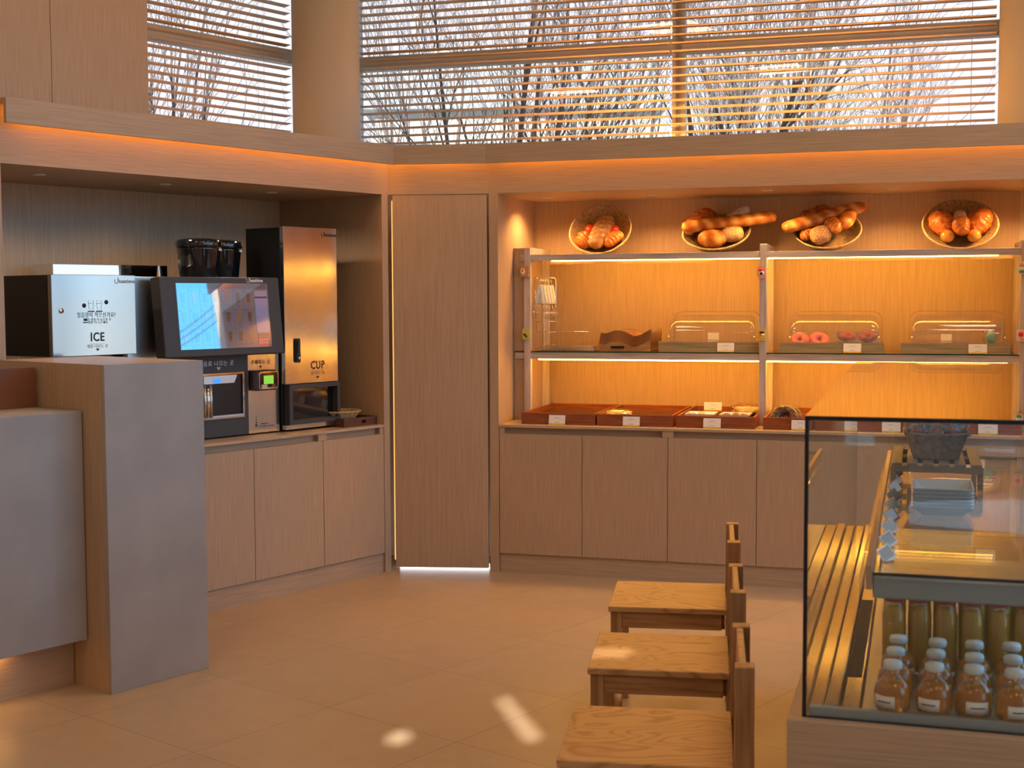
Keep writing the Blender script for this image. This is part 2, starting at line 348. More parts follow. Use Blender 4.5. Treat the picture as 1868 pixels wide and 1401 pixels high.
# seat patch on the far chair
g = []
for q in ((.10, 1.75), (.30, 1.70), (.30, 1.85), (.12, 1.95)):
    pass
b = bmesh.new()
def loopE(pts):
    vs = [b.verts.new((x, -3.2, z)) for x, z in pts]
    return [b.edges.new((vs[i], vs[(i+1) % len(vs)])) for i in range(len(vs))]
es = loopE([(-7, 0), (-1.1, 0), (-1.1, 2.3), (.3, 2.3), (.3, 0), (5.2, 0), (5.2, CZ), (-7, CZ)])
for g in gaps: es += loopE(g)
bmesh.ops.triangle_fill(b, edges=es, use_beauty=True)
me = bpy.data.meshes.new('wall_back'); b.to_mesh(me); b.free(); me.materials.append(white_wall)
wb = bpy.data.objects.new('wall_back', me); COL.objects.link(wb); wb['kind'] = 'structure'
md = wb.modifiers.new('t', 'SOLIDIFY'); md.thickness = .01
struct(MB().box(-1.1, -1.02, -3.2, -3.14, 0, 2.3).box(.22, .3, -3.2, -3.14, 0, 2.3).box(-1.1, .3, -3.2, -3.14, 2.22, 2.3), 'door_2', mat('dark_door_frame', (.06, .06, .065), .4))
struct(B(-3.5, 3, -8.5, -3.22, 2.5, 2.6), 'trim_9', white_wall, label='added unseen slab keeping the sun off the rear glass door')  # slab added out of view to block sun at the rear door
dp = B(-1.02, .22, -3.175, -3.165, 0, 2.22).build('tinted_pane', glassy('tinted_glass', (.26, .33, .40)), bpy.data.objects['door_2'])  # dark pane added to dim the daylight mirrored in the case glass
# right wall with the large window
WY0, WY1, WZ0, WZ1 = -2.4, 6.75, .35, 3.9
mb = MB()
mb.box(5.2, 5.3, -3.2, WY0, 0, CZ).box(5.2, 5.3, WY1, 10.4, 0, CZ).box(5.2, 5.3, WY0, WY1, 0, WZ0).box(5.2, 5.3, WY0, WY1, WZ1, CZ)
struct(mb, 'wall_right', white_wall)
mb = MB()
for y in (WY0, -.4, 1.4, 3.2, 5.0, WY1-.06): mb.box(5.21, 5.27, y, y+.06, WZ0, WZ1)
mb.box(5.21, 5.27, WY0, WY1, WZ0, WZ0+.06).box(5.21, 5.27, WY0, WY1, WZ1-.06, WZ1)
struct(mb, 'window_4', mat('dark_window_frame', (.06, .06, .065), .4))

# ---- header (fascia, lip, top boards, niche ceilings) running left wall -> diagonal -> right wall
def off(o, a=-2.75, b=3.0):   # polyline parallel to the joinery face, offset o into the wall
    def isect(F1, F2):
        A = F1.w(0, o); Bp = F2.w(0, o); u, v = F1.x, F2.x; d = Bp-A
        t = (d.x*v.y-d.y*v.x)/(u.x*v.y-u.y*v.x); return A+u*t
    return [LF.w(a, o), isect(LF, DF), isect(DF, RF), RF.w(b, o)]
def band(o0, o1, z0, z1, segs=(0, 1, 2), a=-2.75, b=3.0):
    P, Q = off(o0, a, b), off(o1, a, b); out = []
    for i in segs:
        m = MB(); V = [P[i], P[i+1], Q[i+1], Q[i]]
        pts = [(v.x, v.y) for v in V]; m.prism(pts, z0, z1); out.append(m)
    return out
def bandobj(name, o0, o1, z0, z1, m, a=-2.75, b=3.0, label=None, sep=True):
    fr = [LF, DF, RF]
    for i, mb in enumerate(band(o0, o1, z0, z1, (0, 1, 2), a, b)):
        F = fr[i]; V = [F.inv(v) for v in mb.v]; mb.v = [tuple(v) for v in V]
        struct(mb, name, m, F, (0, 0, 0), label)
bandobj('trim_1', 0, .02, 2.128, 2.375, wood_h, label='oak fascia of the header above the niches')
bandobj('trim_2', -.09, -.07, 2.288, 2.393, wood_h, a=-2.31, label='oak lip hiding the warm light strip')
bandobj('trim_3', -.07, .02, 2.375, 2.393, wood_h, a=-2.31, label='top board of the header')
struct(B(-2.75, .045, .02, .95, 2.375, 2.393), 'trim_4', wood_h, LF, (0, 0, 0), 'board on top of the left niche')
struct(B(-.028, 3.0, .02, .95, 2.375, 2.393), 'trim_4', wood_h, RF, (0, 0, 0), 'board on top of the right niche')
struct(B(-2.75, .045, .02, .85, 2.128, 2.145), 'trim_5', wood_v, LF, (0, 0, 0), 'ceiling of the left niche')
struct(B(-.028, 3.0, .02, .82, 2.128, 2.145), 'trim_5', wood_v, RF, (0, 0, 0), 'ceiling of the right niche')
for F, i, x0, x1, lab in ((LF, 0, -2.25, .0, 'left'), (DF, 1, .03, DW-.03, 'middle'), (RF, 2, .02, 2.98, 'right')):
    m = MB().box(x0, x1, -.064, -.008, 2.366, 2.3745)
    solo(m, 'light_strip', led_o, 'warm linear light strip glowing under the %s stretch of the header lip' % lab, 'light strip', F, (0, 0, 0), group='header light strips')
# ---- niche walls
struct(B(.0, .047, 0, .85, 0, 2.128), 'trim_6', wood_v, LF, (0, 0, 0), 'end panel closing the left niche')
struct(B(-.031, .020, 0, .80, 0, 2.128), 'trim_6', wood_v, RF, (0, 0, 0), 'end panel closing the right niche')
struct(B(-2.75, .0, .848, .868, 0, 2.128), 'wall_niche_left', wood_v, LF)
struct(B(.020, 3.0, .78, .80, 0, 2.128), 'wall_niche_right', wood_v, RF)
struct(B(-2.34, -2.29, 0, .848, 0, 2.128), 'trim_7', wood_v, LF, (0, 0, 0), 'left end panel of the left niche')
struct(B(2.98, 3.02, 0, .80, 0, 2.375), 'trim_7', wood_v, RF, (0, 0, 0), 'right end panel of the right niche')
struct(B(.022, .088, .31, .78, .84, 1.835), 'trim_8', wood_v, RF, (0, 0, 0), 'filler panel between the rack and the niche side')
# upper wall left of the window
struct(MB().box(-3.6, -1.722, .5, .53, 2.393, CZ).box(-1.719, -1.17, .5, .53, 2.393, CZ), 'wall_upper', wood_v, LF, (0, 0, 0), 'oak wall panels above the left header')
# ---- diagonal door, the space behind it
d1 = Cb(.024, DW-.012, .002, .04, .021, 2.124)
struct(d1, 'door_1', wood_v, DF, (0, 0, 0), 'plain oak door leaf in the diagonal wall')
struct(B(-.45, DW+.02, .45, .47, 0, 2.3), 'wall_diagonal', white_wall, DF)
solo(B(.03, DW-.02, .10, .13, .004, .022), 'door_gap_strip', gap_white, 'added glowing strip for the daylight under the diagonal oak door', 'added glow strip', DF, (0, 0, 0))  # glowing strip added behind the door in place of daylight under it
solo(B(.006, .018, .07, .085, .05, 2.10), 'door_edge_light', mat('dim_warm_led', (1, 1, 1), .5, emit=(1, .43, .09), es=1.3), 'vertical warm light strip beside the hinge edge of the diagonal door', 'light strip', DF, (0, 0, 0))

# ---- columns
def column(P, r, lab):
    o = MB().lathe([(r, 0), (r, CZ)], 64).build('round_column', plaster); o.location = P; tag(o, lab, 'column')
column((-1.148, 8.33, 0), .208, 'beige round column standing between the left and the right window')
column(RF.w(2.905, .97), .215, 'beige round column at the right edge of the right window')
# ---- windows
def window(F, name, y, x0, x1, mulls, zt0, zt1):
    mb = MB(); z0, z1 = 2.2, 4.1
    for x in [x0, x1-.06]+mulls: mb.box(x, x+.06, y, y+.07, z0, z1)
    mb.box(x0, x1, y, y+.07, zt0, zt1).box(x0, x1, y-.015, y, zt0+.02, zt0+.06).box(x0, x1, y, y+.07, z0, z0+.06).box(x0, x1, y, y+.07, z1-.06, z1)
    o = struct(mb, name, winframe, F)
    g = B(x0+.06, x1-.06, y+.03, y+.036, z0+.06, z1-.06).build('pane', acryl, o)
    return o
window(LF, 'window_1', 1.20, -1.6, .78, [], 3.035, 3.125)
window(RF, 'window_2', 1.05, -1.30, .88, [], 3.03, 3.12)
window(RF, 'window_3', 1.05, .84, 3.3, [], 3.03, 3.12)
struct(MB().box(-3.6, 3.3, 1.05, 1.15, 4.1, CZ).box(-1.3, 3.3, 1.05, 1.15, 0, 2.2), 'wall_front_right', white_wall, RF)
struct(MB().box(-7, .78, 1.2, 1.3, 4.1, CZ).box(-7, .78, 1.2, 1.3, 0, 2.2).box(-7, -1.6, 1.2, 1.3, 2.2, 4.1), 'wall_front_left', white_wall, LF)
struct(B(3.3, 6.5, .9, 1.1, 0, CZ), 'wall_front_corner', white_wall, RF)
# blinds
def blind(F, y, x0, x1, lab, cords, tilt):
    t = thing('venetian_blind', lab, 'blind', F, (x0, y, 2.36)); w = x1-x0; mb = MB(); k = 0; pitch = .0485
    z = .04
    while z < 1.72:
        M = Matrix.Translation((0, 0, z))@Matrix.Rotation(R(-tilt), 4, 'X')
        mb.box(0, w, -.025, .025, -.0015, .0015, M=M); z += pitch
    mb.build('slats', blind_m, t); B(0, w, -.02, .02, -.012, .008).build('bottom_rail', blind_m, t); B(0, w, -.03, .03, 1.72, 1.76).build('head_rail', blind_m, t)
    for c in cords:
        q = MB()
        for dy in (-.027, .027): q.tube([(c*w, dy, 0), (c*w, dy, 1.73)], .0009, 5)
        q.build('ladder_cord', cord_m, t)
blind(LF, 1.13, -1.5, .335, 'wooden venetian blind in the window left of the round column', [.36, .62, .88], 7)
blind(RF, .98, -1.20, .818, 'wooden venetian blind right of the round column, left of the window post', [.07, .32, .58, .85], 7)
blind(RF, .98, .828, 2.675, 'wooden venetian blind right of the window post', [.12, .44, .70, .93], 7)
solo(B(0, 2.3, -.02, .02, 0, .03), 'uplight_strip', led_up, 'warm uplight strip on top of the right header below the blinds', 'light strip', RF, (.0, .62, 2.395))
solo(B(0, .9, -.02, .02, 0, .03), 'uplight_strip', led_o, 'warm uplight strip on the left header below the blind', 'light strip', LF, (-1.0, .72, 2.395))

# ================================================================== LAMPS
def ceiling_fill_lamp(x, y, k):  # panels added on the unseen ceiling for warm ambient light
    t = thing('ceiling_fill', 'x', 'added ceiling fill', WF, (x, y, CZ-.06)); del t['label']
    t['label'] = 'added warm fill panel on the unseen ceiling above the shop floor'; t['group'] = 'added ceiling fill panels'
    MB().cham(-.34, .34, -.34, .34, 0, .06, .004).build('housing', white, t)
    l = bpy.data.lights.new('lamp', 'AREA'); l.shape = 'SQUARE'; l.size = .64; l.energy = CEIL_W; l.color = CEIL_COL
    o = bpy.data.objects.new('lamp', l); COL.objects.link(o); o.parent = t; o.location = (0, 0, -.005)
for i, (x, y) in enumerate([(-4.5, 0), (-1.5, 0), (1.5, 0), (4, 0), (-4.5, 3), (-1.5, 3), (1.5, 3), (4, 3), (-3.6, 5.2), (-.6, 5.2), (2.2, 5.2)]): ceiling_fill_lamp(x, y, i)
def niche_spot(F, x, y, e, ang, lab, col=(1, .52, .16)):
    t = thing('niche_downlight', lab, 'downlight', F, (x, y, 2.128), group='niche downlights')
    MB().lathe([(.03, 0), (.03, -.004), (.022, -.004), (.022, 0)], 20).build('trim_ring', white, t)
    l = bpy.data.lights.new('lamp', 'SPOT'); l.energy = e; l.color = col; l.spot_size = R(ang); l.spot_blend = .6; l.shadow_soft_size = .03
    o = bpy.data.objects.new('lamp', l); COL.objects.link(o); o.parent = t; o.location = (0, 0, -.012)
OR = ['leftmost', 'second from the left', 'middle one', 'fourth from the left', 'rightmost']
for k, x in enumerate((.20, .82, 1.47, 2.13, 2.80)): niche_spot(RF, x, .27 if k == 2 else .40, 24, 145, 'small warm downlight in the ceiling of the right niche, '+OR[k])
for k, x in enumerate((-1.9, -1.2, -.5)): niche_spot(LF, x, .34, 9, 150, 'small soft fill light added in the ceiling of the left niche, '+['leftmost', 'middle one', 'rightmost'][k], (1, .80, .58))  # fill lamps added to brighten the left niche

# ================================================================== BASE CABINETS AND WORKTOPS
def cabinet(F, x0, widths, label):
    w = sum(widths); t = thing('base_cabinet', label, 'cabinet', F, (x0, 0, 0))
    B(0, w, .022, .60, .108, .79).build('carcass', wood_v, t)
    B(0, w, .014, .04, 0, .108).build('kickboard', wood_h, t)
    m = MB().box(0, w, .035, .06, .79, .824); m.build('finger_channel', wood_h, t)
    for e in (0, w-.03): B(e, e+.03, .004, .035, .789, .824).build('divider', wood_v, t)
    x = 0
    for k in widths:
        Cb(x+.0015, x+k-.0015, 0, .021, .111, .788, .001).build('door', wood_v, t); x += k
cabinet(RF, .022, [.477, .477], 'two-door oak base cabinet at the left end under the bread shelves')
cabinet(RF, .976, [.477, .477], 'two-door oak base cabinet under the middle of the bread shelves')
cabinet(RF, 1.93, [.477, .477], 'two-door oak base cabinet behind the glass display case')
cabinet(LF, -.467, [.465], 'single-door oak base cabinet under the cup dispenser and basket')
cabinet(LF, -1.422, [.477, .478], 'two-door oak base cabinet beside the grey stone pillar')
cabinet(LF, -2.28, [.429, .429], 'two-door oak base cabinet hidden behind the grey stone pillar')
solo(Cb(.022, 2.975, -.002, .778, .825, .84, .001), 'worktop', wood_top, 'long oak worktop under the mahogany bread trays', 'worktop', RF, (0, 0, 0))
solo(Cb(-2.285, -.002, -.002, .846, .825, .84, .001), 'worktop', wood_top, 'long oak worktop under the drink machines', 'worktop', LF, (0, 0, 0))

# ================================================================== DISPLAY RACK
rk = thing('display_rack', 'pale wooden two-tier display rack with a glass shelf and light strips', 'rack', RF, (0, 0, 0))
UP = ((.088, .126), (1.432, 1.470), (2.775, 2.813))
for a, b_ in UP:
    Cb(a, b_, .29, .328, .84, 1.837, .0015).build('upright', wood_pale, rk); Cb(a, b_, .70, .738, .84, 1.837, .0015).build('upright', wood_pale, rk)
    Cb(a, b_, .328, .70, 1.795, 1.837, .0015).build('cross_rail', wood_pale, rk)
for x0, x1 in ((.126, 1.432), (1.470, 2.775)):
    Cb(x0, x1, .297, .32, 1.762, 1.797, .001).build('top_rail', wood_pale_h, rk); Cb(x0, x1, .32, .735, 1.785, 1.797, .001).build('top_board', wood_pale_h, rk)
    Cb(x0, x1, .30, .32, 1.197, 1.234, .001).build('shelf_rail', wood_pale_h, rk); Cb(x0, x1, .32, .735, 1.215, 1.234, .001).build('shelf_board', wood_pale_h, rk)
for x0 in (.066,): Cb(x0, .088, .30, .32, 1.762, 1.797, .001).build('rail_stub', wood_pale_h, rk); Cb(.03, .088, .30, .309, 1.197, 1.234, .001).build('rail_stub', wood_pale_h, rk)
for x0, x1 in ((.03, .087), (.128, 1.431), (1.472, 2.773)):
    m = MB().box(x0, x1, .288 if x0 > .1 else .294, .735 if x0 > .1 else .308, 1.2345, 1.2415); g = m.build('glass_shelf', [glass, edge_green], rk)
    for p in g.data.polygons:
        if abs(p.normal.z) < .5: p.material_index = 1
for x0, x1 in ((.245, 1.431), (1.472, 2.665)): B(x0, x1, .322, .342, 1.757, 1.784).build('light_strip', led_shelf, rk)
for x0, x1 in ((.165, 1.431), (1.472, 2.72)): B(x0, x1, .322, .342, 1.189, 1.2145).build('light_strip', led_shelf, rk)
# magnets on the uprights
def magnet(x, z, base, kind, lab):
    t = thing('felt_magnet', lab, 'magnet', RF, (x, .286, z), group=None)
    xzprism(MB(), rrect(-.022, .022, -.032, .032, .012), -.012, .0).build('pad', mat('felt_'+kind[0], base, .9), t)
    cols = {'cream': (.85, .78, .66), 'red': (.75, .05, .04), 'black': (.02, .02, .02), 'yellow': (.85, .65, .05), 'pink': (.85, .25, .35), 'orange': (.8, .35, .06), 'white': (.85, .85, .82), 'green': (.1, .4, .12)}
    for j, (c, u, v, r1, r2) in enumerate(kind[1]):
        MB().blob((u, -.014-.003*j, v), (r1, .006, r2), j, .1, 12, 7).build('topping', mat('felt_'+c, cols[c], .8), t)
magnet(.099, 1.701, (.55, .30, .14), ('brown', [('cream', -.012, -.002, .014, .016), ('yellow', -.012, .010, .014, .007), ('red', -.012, .002, .005, .005)]), 'brown felt magnet with a yellow topped cupcake, on the left upright')
magnet(.104, 1.341, (.60, .60, .12), ('lime', [('pink', -.014, .006, .006, .006), ('black', -.006, -.004, .008, .006), ('black', .004, -.014, .006, .006)]), 'lime green felt magnet with pink and black dots, on the left upright')
magnet(1.443, 1.682, (.85, .38, .30), ('coral', [('white', 0, -.004, .014, .014), ('black', 0, -.006, .009, .008), ('red', -.002, .014, .012, .008)]), 'coral felt magnet with a red topped black dot, on the middle upright')
magnet(1.448, 1.340, (.85, .60, .06), ('amber', [('black', 0, .014, .014, .006), ('white', .006, 0, .010, .008), ('red', -.008, 0, .005, .005), ('orange', 0, -.016, .010, .006)]), 'yellow felt magnet with a black cap shape, on the middle upright')
magnet(2.777, 1.692, (.80, .76, .72), ('pale', [('orange', 0, .014, .013, .010), ('white', 0, -.004, .014, .010), ('green', 0, -.018, .014, .006)]), 'white felt magnet with orange and green stripes, on the right upright')
magnet(2.779, 1.342, (.82, .60, .55), ('rose', [('red', 0, .006, .013, .013), ('orange', .004, -.018, .008, .006)]), 'pink felt magnet with a red dot, on the right upright')

# ================================================================== BREAD
def spindle(L, r, pw=.6, bend=0, ridges=0, ramp_=.0, n=20, m=28, flat=.85, seed=0, amp=.03, twist=0):
    mb = MB(); V = []
    for i in range(m+1):
        u = -1+2*i/m; rr = r*max(0, 1-abs(u)**(1/pw*1.6))**pw+.0001
        for k in range(n):
            a = 2*pi*k/n; q = 1
            if ridges: q += ramp_*abs(sin(pi*ridges*(u+1)/2+a*twist*.5))
            q += amp*noise.noise(Vector((u*4+seed, cos(a)*1.5, sin(a)*1.5)))
            V.append((u*L/2, rr*q*cos(a)+bend*(u*u-.3), rr*q*sin(a)*flat))
    F = [(i*n+k, i*n+(k+1) % n, (i+1)*n+(k+1) % n, (i+1)*n+k) for i in range(m) for k in range(n)]
    F += [tuple(range(n))[::-1], tuple(m*n+k for k in range(n))]
    return mb.add(V, F, 0, True)
def make_bread(kind, L=.1, r=.03, seed=0):
    if kind == 'baguette': return spindle(L, r, .24, .0, 6, .05, seed=seed, m=60, twist=1), b_gold, 'baguette'
    if kind == 'loaf': return spindle(L, r, .3, 0, 7, .06, seed=seed, m=50, twist=1), b_loaf, 'bread_loaf'
    if kind == 'croissant': return spindle(L, r, .6, -.012, 6, .10, seed=seed, m=48), b_crois, 'croissant'
    if kind == 'glazed': return spindle(L, r, .6, 0, 4, .14, seed=seed, m=36, twist=2, amp=.25), b_red, 'danish_pastry'
    if kind == 'leaf': return spindle(L, r, .75, 0, 5, .07, seed=seed, m=40, amp=.2, twist=1), b_red, 'leaf_bread'
    if kind == 'split': return spindle(L, r, .6, 0, 0, 0, seed=seed, amp=.1), b_gold, 'split_roll'
    if kind == 'seeded': return spindle(L, r, .5, 0, 0, 0, seed=seed, amp=.12), b_seed, 'seeded_roll'
    if kind == 'flour': return spindle(L, r, .35, 0, 0, 0, seed=seed), b_white, 'floured_roll'
    if kind == 'bun': return MB().blob((0, 0, 0), (r, r, r*.85), seed, .04, 24, 14), b_bun, 'bread_bun'
    if kind == 'red': return MB().blob((0, 0, 0), (r, r, r*.9), seed, .02, 24, 14), b_tom, 'red_roll'
def bread_at(kind, L, r, M, lab, seed=0):
    L *= 1.08; r *= 1.14
    mb, m, nm = make_bread(kind, L, r, seed); o = mb.build(nm, m); o.matrix_world = M; tag(o, lab, 'bread'); return o
def bowl(name, m, rad, dep, rb, lab, cat='basket', coils=14, M=None, th=.006):
    prof = []; 
    for i in range(coils*3+1):
        u = i/(coils*3); rr = rb+(rad-rb)*u**.8; z = dep*u**1.25; prof.append((rr+.0016*sin(i*2*pi/3), z))
    outer = [(0.0001, 0)]+prof; inner = [(max(r_-th, .0001), z+th*.6) for r_, z in prof[::-1]]+[(0.0001, th)]
    mb = MB().lathe(outer+[(rad+.003, dep+.003), (rad-.002, dep+.007)]+inner, 56)
    o = mb.build(name, m); tag(o, lab, cat)
    rim = MB().tube([(rad*cos(2*pi*k/48), rad*sin(2*pi*k/48), dep+.003) for k in range(48)], .0055, 8, closed=True).build('rim', wick if m is wick else wick2, o)
    return o
def tilted_basket(x, z0, rad, tilt, roll, lab):
    o = bowl('wicker_basket', wick, rad, .075, .085, lab)
    Rm = Matrix.Rotation(RF.rz, 4, 'Z')@Matrix.Rotation(R(roll), 4, 'Y')@Matrix.Rotation(R(tilt), 4, 'X')
    mz = min((Rm@v.co).z for v in o.data.vertices)
    P = RF.w(x, 0, z0-mz); 
    # keep the basket clear of the wall
    my = max((Rm@v.co).dot(RF.y) for v in o.data.vertices)
    P = P+RF.y*(.70-my)
    o.matrix_world = Matrix.Translation(P)@Rm; return o.matrix_world
def inb(M, u, v, w, ang, pitch=0): return M@Matrix.Translation((u, v, w))@Matrix.Rotation(R(ang), 4, 'Z')@Matrix.Rotation(R(pitch), 4, 'Y')
ZR = 1.799
def shift(M, dy): return Matrix.Translation(RF.y*dy)@M
M1 = tilted_basket(.475, ZR, .182, 52, 0, 'round wicker basket leaning on the rack, leftmost, holding a rye loaf')
for k, L, r, u, v, w, a, lab in (('loaf', .215, .046, .005, -.012, .075, 74, 'long scored rye loaf in the leftmost basket'), ('red', 0, .030, -.065, .025, .055, 0, 'shiny red roll left of the rye loaf in the leftmost basket'),
        ('red', 0, .029, .078, .012, .06, 0, 'shiny red roll right of the rye loaf in the leftmost basket'), ('glazed', .105, .044, -.083, -.068, .068, 65, 'knobbly glazed roll at the lower left of the leftmost basket'),
        ('croissant', .125, .036, .083, -.062, .07, 42, 'small croissant at the lower right of the leftmost basket')): bread_at(k, L, r, inb(M1, u, v, w, a), lab, len(lab))
M2 = tilted_basket(1.160, ZR, .190, 34, 0, 'round wicker basket leaning on the rack left of the middle upright, under a baguette')
for k, L, r, u, v, w, a, lab in (('baguette', .50, .034, .075, .01, .135, 11, 'long golden baguette lying across the basket left of the middle upright'), ('glazed', .15, .052, -.075, .10, .105, 60, 'folded glazed pastry standing behind the baguette left of the middle upright'),
        ('glazed', .11, .040, -.125, .045, .10, 20, 'braided dark roll left of the folded pastry behind the baguette'), ('flour', .16, .033, .115, .095, .13, 55, 'white floured roll standing behind the baguette left of the middle upright'),
        ('split', .155, .05, -.01, -.10, .095, -5, 'smooth golden roll at the front of the basket left of the middle upright'), ('seeded', .12, .044, .10, -.065, .10, 12, 'sesame seeded roll right of the smooth golden roll'),
        ('bun', 0, .03, -.145, .0, .09, 0, 'little bun at the left rim of the basket left of the middle upright')): bread_at(k, L, r, inb(M2, u, v, w, a), lab, len(lab))
M3 = tilted_basket(1.780, ZR, .182, 36, 0, 'round wicker basket leaning on the rack right of the middle upright, under a diagonal baguette')
for k, L, r, u, v, w, a, lab in (('baguette', .46, .034, -.02, .035, .14, 26, 'long baguette lying diagonally across the basket right of the middle upright'), ('glazed', .15, .05, -.09, .085, .10, 25, 'braided bread behind the diagonal baguette'),
        ('glazed', .10, .04, -.04, .125, .11, 0, 'dark round pastry at the back of the basket right of the middle upright'), ('croissant', .13, .036, .035, -.035, .13, -62, 'croissant in front of the diagonal baguette'),
        ('seeded', .105, .05, -.035, -.085, .10, 30, 'seeded round roll in front of the diagonal baguette'), ('split', .17, .042, .10, .015, .135, 72, 'split golden roll right of the croissant under the diagonal baguette'),
        ('croissant', .09, .03, -.105, -.065, .09, 35, 'small croissant at the lower left below the diagonal baguette')): bread_at(k, L, r, inb(M3, u, v, w, a), lab, len(lab))
M4 = tilted_basket(2.482, ZR, .196, 44, 0, 'round wicker basket leaning on the rack, rightmost, with two leaf shaped breads')
for k, L, r, u, v, w, a, lab in (('leaf', .20, .055, -.095, .0, .085, 105, 'left one of the two leaf shaped breads in the rightmost basket'), ('leaf', .20, .055, .10, .01, .085, 72, 'right one of the two leaf shaped breads in the rightmost basket'),
        ('flour', .16, .034, .0, .01, .08, 88, 'white floured roll between the two leaf shaped breads'), ('croissant', .125, .038, .004, -.055, .115, 90, 'croissant upright between two buns in the rightmost basket'),
        ('bun', 0, .033, -.068, -.105, .085, 0, 'shiny bun left of the upright croissant'), ('bun', 0, .033, .068, -.105, .085, 0, 'shiny bun right of the upright croissant')): bread_at(k, L, r, inb(M4, u, v, w, a), lab, len(lab))

# ================================================================== ON THE GLASS SHELF
ZS = 1.2418
def card(F, x, y, z, lab, w=.093, h=.052, lean=-14, skew=.0, rot=0):
    t = thing('price_card', lab, 'price card', F, (x, y, z), rot=rot, rx=R(lean), group='price cards')
    B(-w/2, w/2, -.0012, .0012, 0, h).build('card', paper, t)
    B(-w/2, w/2, -.0018, .0018, 0, h*.14).build('yellow_edge', yellow, t)
    mb = MB().box(-w*.18, w*.18, -.0016, 0, h*.70, h*.73).box(-w*.35, w*.35, -.0015, 0, h*.53, h*.535).box(-w*.13, w*.13, -.0016, 0, h*.24, h*.27)
    mb.build('print_lines', inkm, t)
def dome_box(x0, x1, lab):
    w = x1-x0; t = thing('pastry_dome', lab, 'display dome', RF, (x0, .33, ZS))
    m = MB(); D = .30
    m.box(0, w, 0, .012, 0, .056).box(0, w, D-.012, D, 0, .056).box(0, .012, .012, D-.012, 0, .056).box(w-.012, w, .012, D-.012, 0, .056).box(.012, w-.012, .012, D-.012, 0, .046)
    m.build('base', bamboo, t)
    B(-.004, w+.004, -.004, D+.004, .0565, .060).build('base_rim', acryl, t)
    # roll-top cover: a thin shell rounded at both ends and curving down to the front
    x_0, x_1, z0, z1, r, th = .045, w-.015, .0605, .224, .055, .003
    def outline(o):
        P = [(x_0+o, 0), (x_0+o, (z1-r-z0)*.5)]
        for k in range(9): a = R(180-90*k/8); P.append((x_0+r+(r-o)*cos(a), z1-r-z0+(r-o)*sin(a)))
        for k in range(9): a = R(90-90*k/8); P.append((x_1-r+(r-o)*cos(a), z1-r-z0+(r-o)*sin(a)))
        return P+[(x_1-o, (z1-r-z0)*.5), (x_1-o, 0)]
    nphi = 12; V = []; xc = (x_0+x_1)/2
    for o in (0, th):
        for j in range(nphi+1):
            ph = R(90*j/nphi); q = max(sin(ph), .0)**.75; yy = .018+o+.17*(1-cos(ph)) if j < nphi else D-.015
            sx = 1-.10*(1-q)
            V += [(xc+(X-xc)*sx, yy, z0+Z*q) for X, Z in outline(o)]
    n = len(outline(0)); H = n*(nphi+1); Fc = []
    for j in range(nphi):
        for i in range(n-1):
            a = j*n+i; Fc += [(a, a+1, a+n+1, a+n), (H+a, H+a+n, H+a+n+1, H+a+1)]
    c = MB().add(V, Fc, 0, True)
    xzprism(c, [(X, z0+Z) for X, Z in outline(th)][::-1], D-.0185, D-.015)
    c.build('cover', acryl, t)
    MB().tube([(X, D-.014, z0+Z) for X, Z in outline(.001)], .0018, 6).build('cover_edge', mat('edge_acrylic', (.30, .17, .10), .2, trans=.3), t)
    xzprism(MB(), [(w*.40, .061), (w*.60, .061), (w*.59, .070), (w*.41, .070)], -.012, .012).build('handle', acryl, t)
    for xx in (x_0+.012, x_1-.012): MB().lathe([(0, -.004), (.004, -.004), (.004, .004), (0, .004)], 10, M=Matrix.Translation((xx, .013, .085))@Matrix.Rotation(pi/2, 4, 'X')).build('hinge_pin', chrome, t)
    return t
dome_box(.866, 1.427, 'empty bamboo box with a clear roll-top cover, left of the middle upright')
dome_box(1.537, 2.094, 'bamboo box with a clear cover holding pink doughnuts, right of the middle upright')
dome_box(2.180, 2.735, 'bamboo box with a clear cover holding one small packet, rightmost on the glass shelf')
card(RF, 1.245, .318, ZS+.001, 'price card leaning on the empty bamboo box left of the middle upright')
card(RF, 1.928, .318, ZS+.001, 'price card leaning on the bamboo box with pink doughnuts')
card(RF, 2.571, .318, ZS+.001, 'price card leaning on the rightmost bamboo box on the glass shelf')
o = solo(B(-.032, .032, -.001, .001, 0, .04), 'label_sticker', paper, 'small square white label standing inside the empty bamboo box', 'label', RF, (1.145, .56, ZS+.062))
solo(B(-.028, .028, -.001, .001, 0, .036), 'label_sticker', paper, 'small square white label standing inside the rightmost bamboo box', 'label', RF, (2.42, .56, ZS+.062))
def donut(F, p, lab, Rr=.035, rr=.018, m=pinkice, rx=0, rot=0, m2=b_gold):
    t = thing('doughnut', lab, 'doughnut', F, p, rot=rot, rx=rx); 
    def tor(a0, a1, k=1.0, n2=10):
        mb = MB(); V = []; n1 = 28
        for i in range(n1):
            A = 2*pi*i/n1
            for j in range(n2+1):
                a = a0+(a1-a0)*j/n2; q = rr*k*(1+.05*sin(3*A+1)); V.append(((Rr+q*cos(a))*cos(A), (Rr+q*cos(a))*sin(A), rr+q*.8*sin(a)))
        F_ = [(i*(n2+1)+j, ((i+1) % n1)*(n2+1)+j, ((i+1) % n1)*(n2+1)+j+1, i*(n2+1)+j+1) for i in range(n1) for j in range(n2)]
        return mb.add(V, F_, 0, True)
    tor(0, 2*pi, 1.0, 16).build('dough', m2, t); tor(-.35, pi+.35, 1.06).build('icing', m, t)
    return t
donut(RF, (1.645, .40, ZS+.052), 'pink iced doughnut at the left end inside the bamboo box', .032, .021, rx=R(48))
donut(RF, (1.745, .42, ZS+.052), 'pink iced doughnut right of the first pink one inside the bamboo box', .034, .022, rx=R(52), rot=.2)
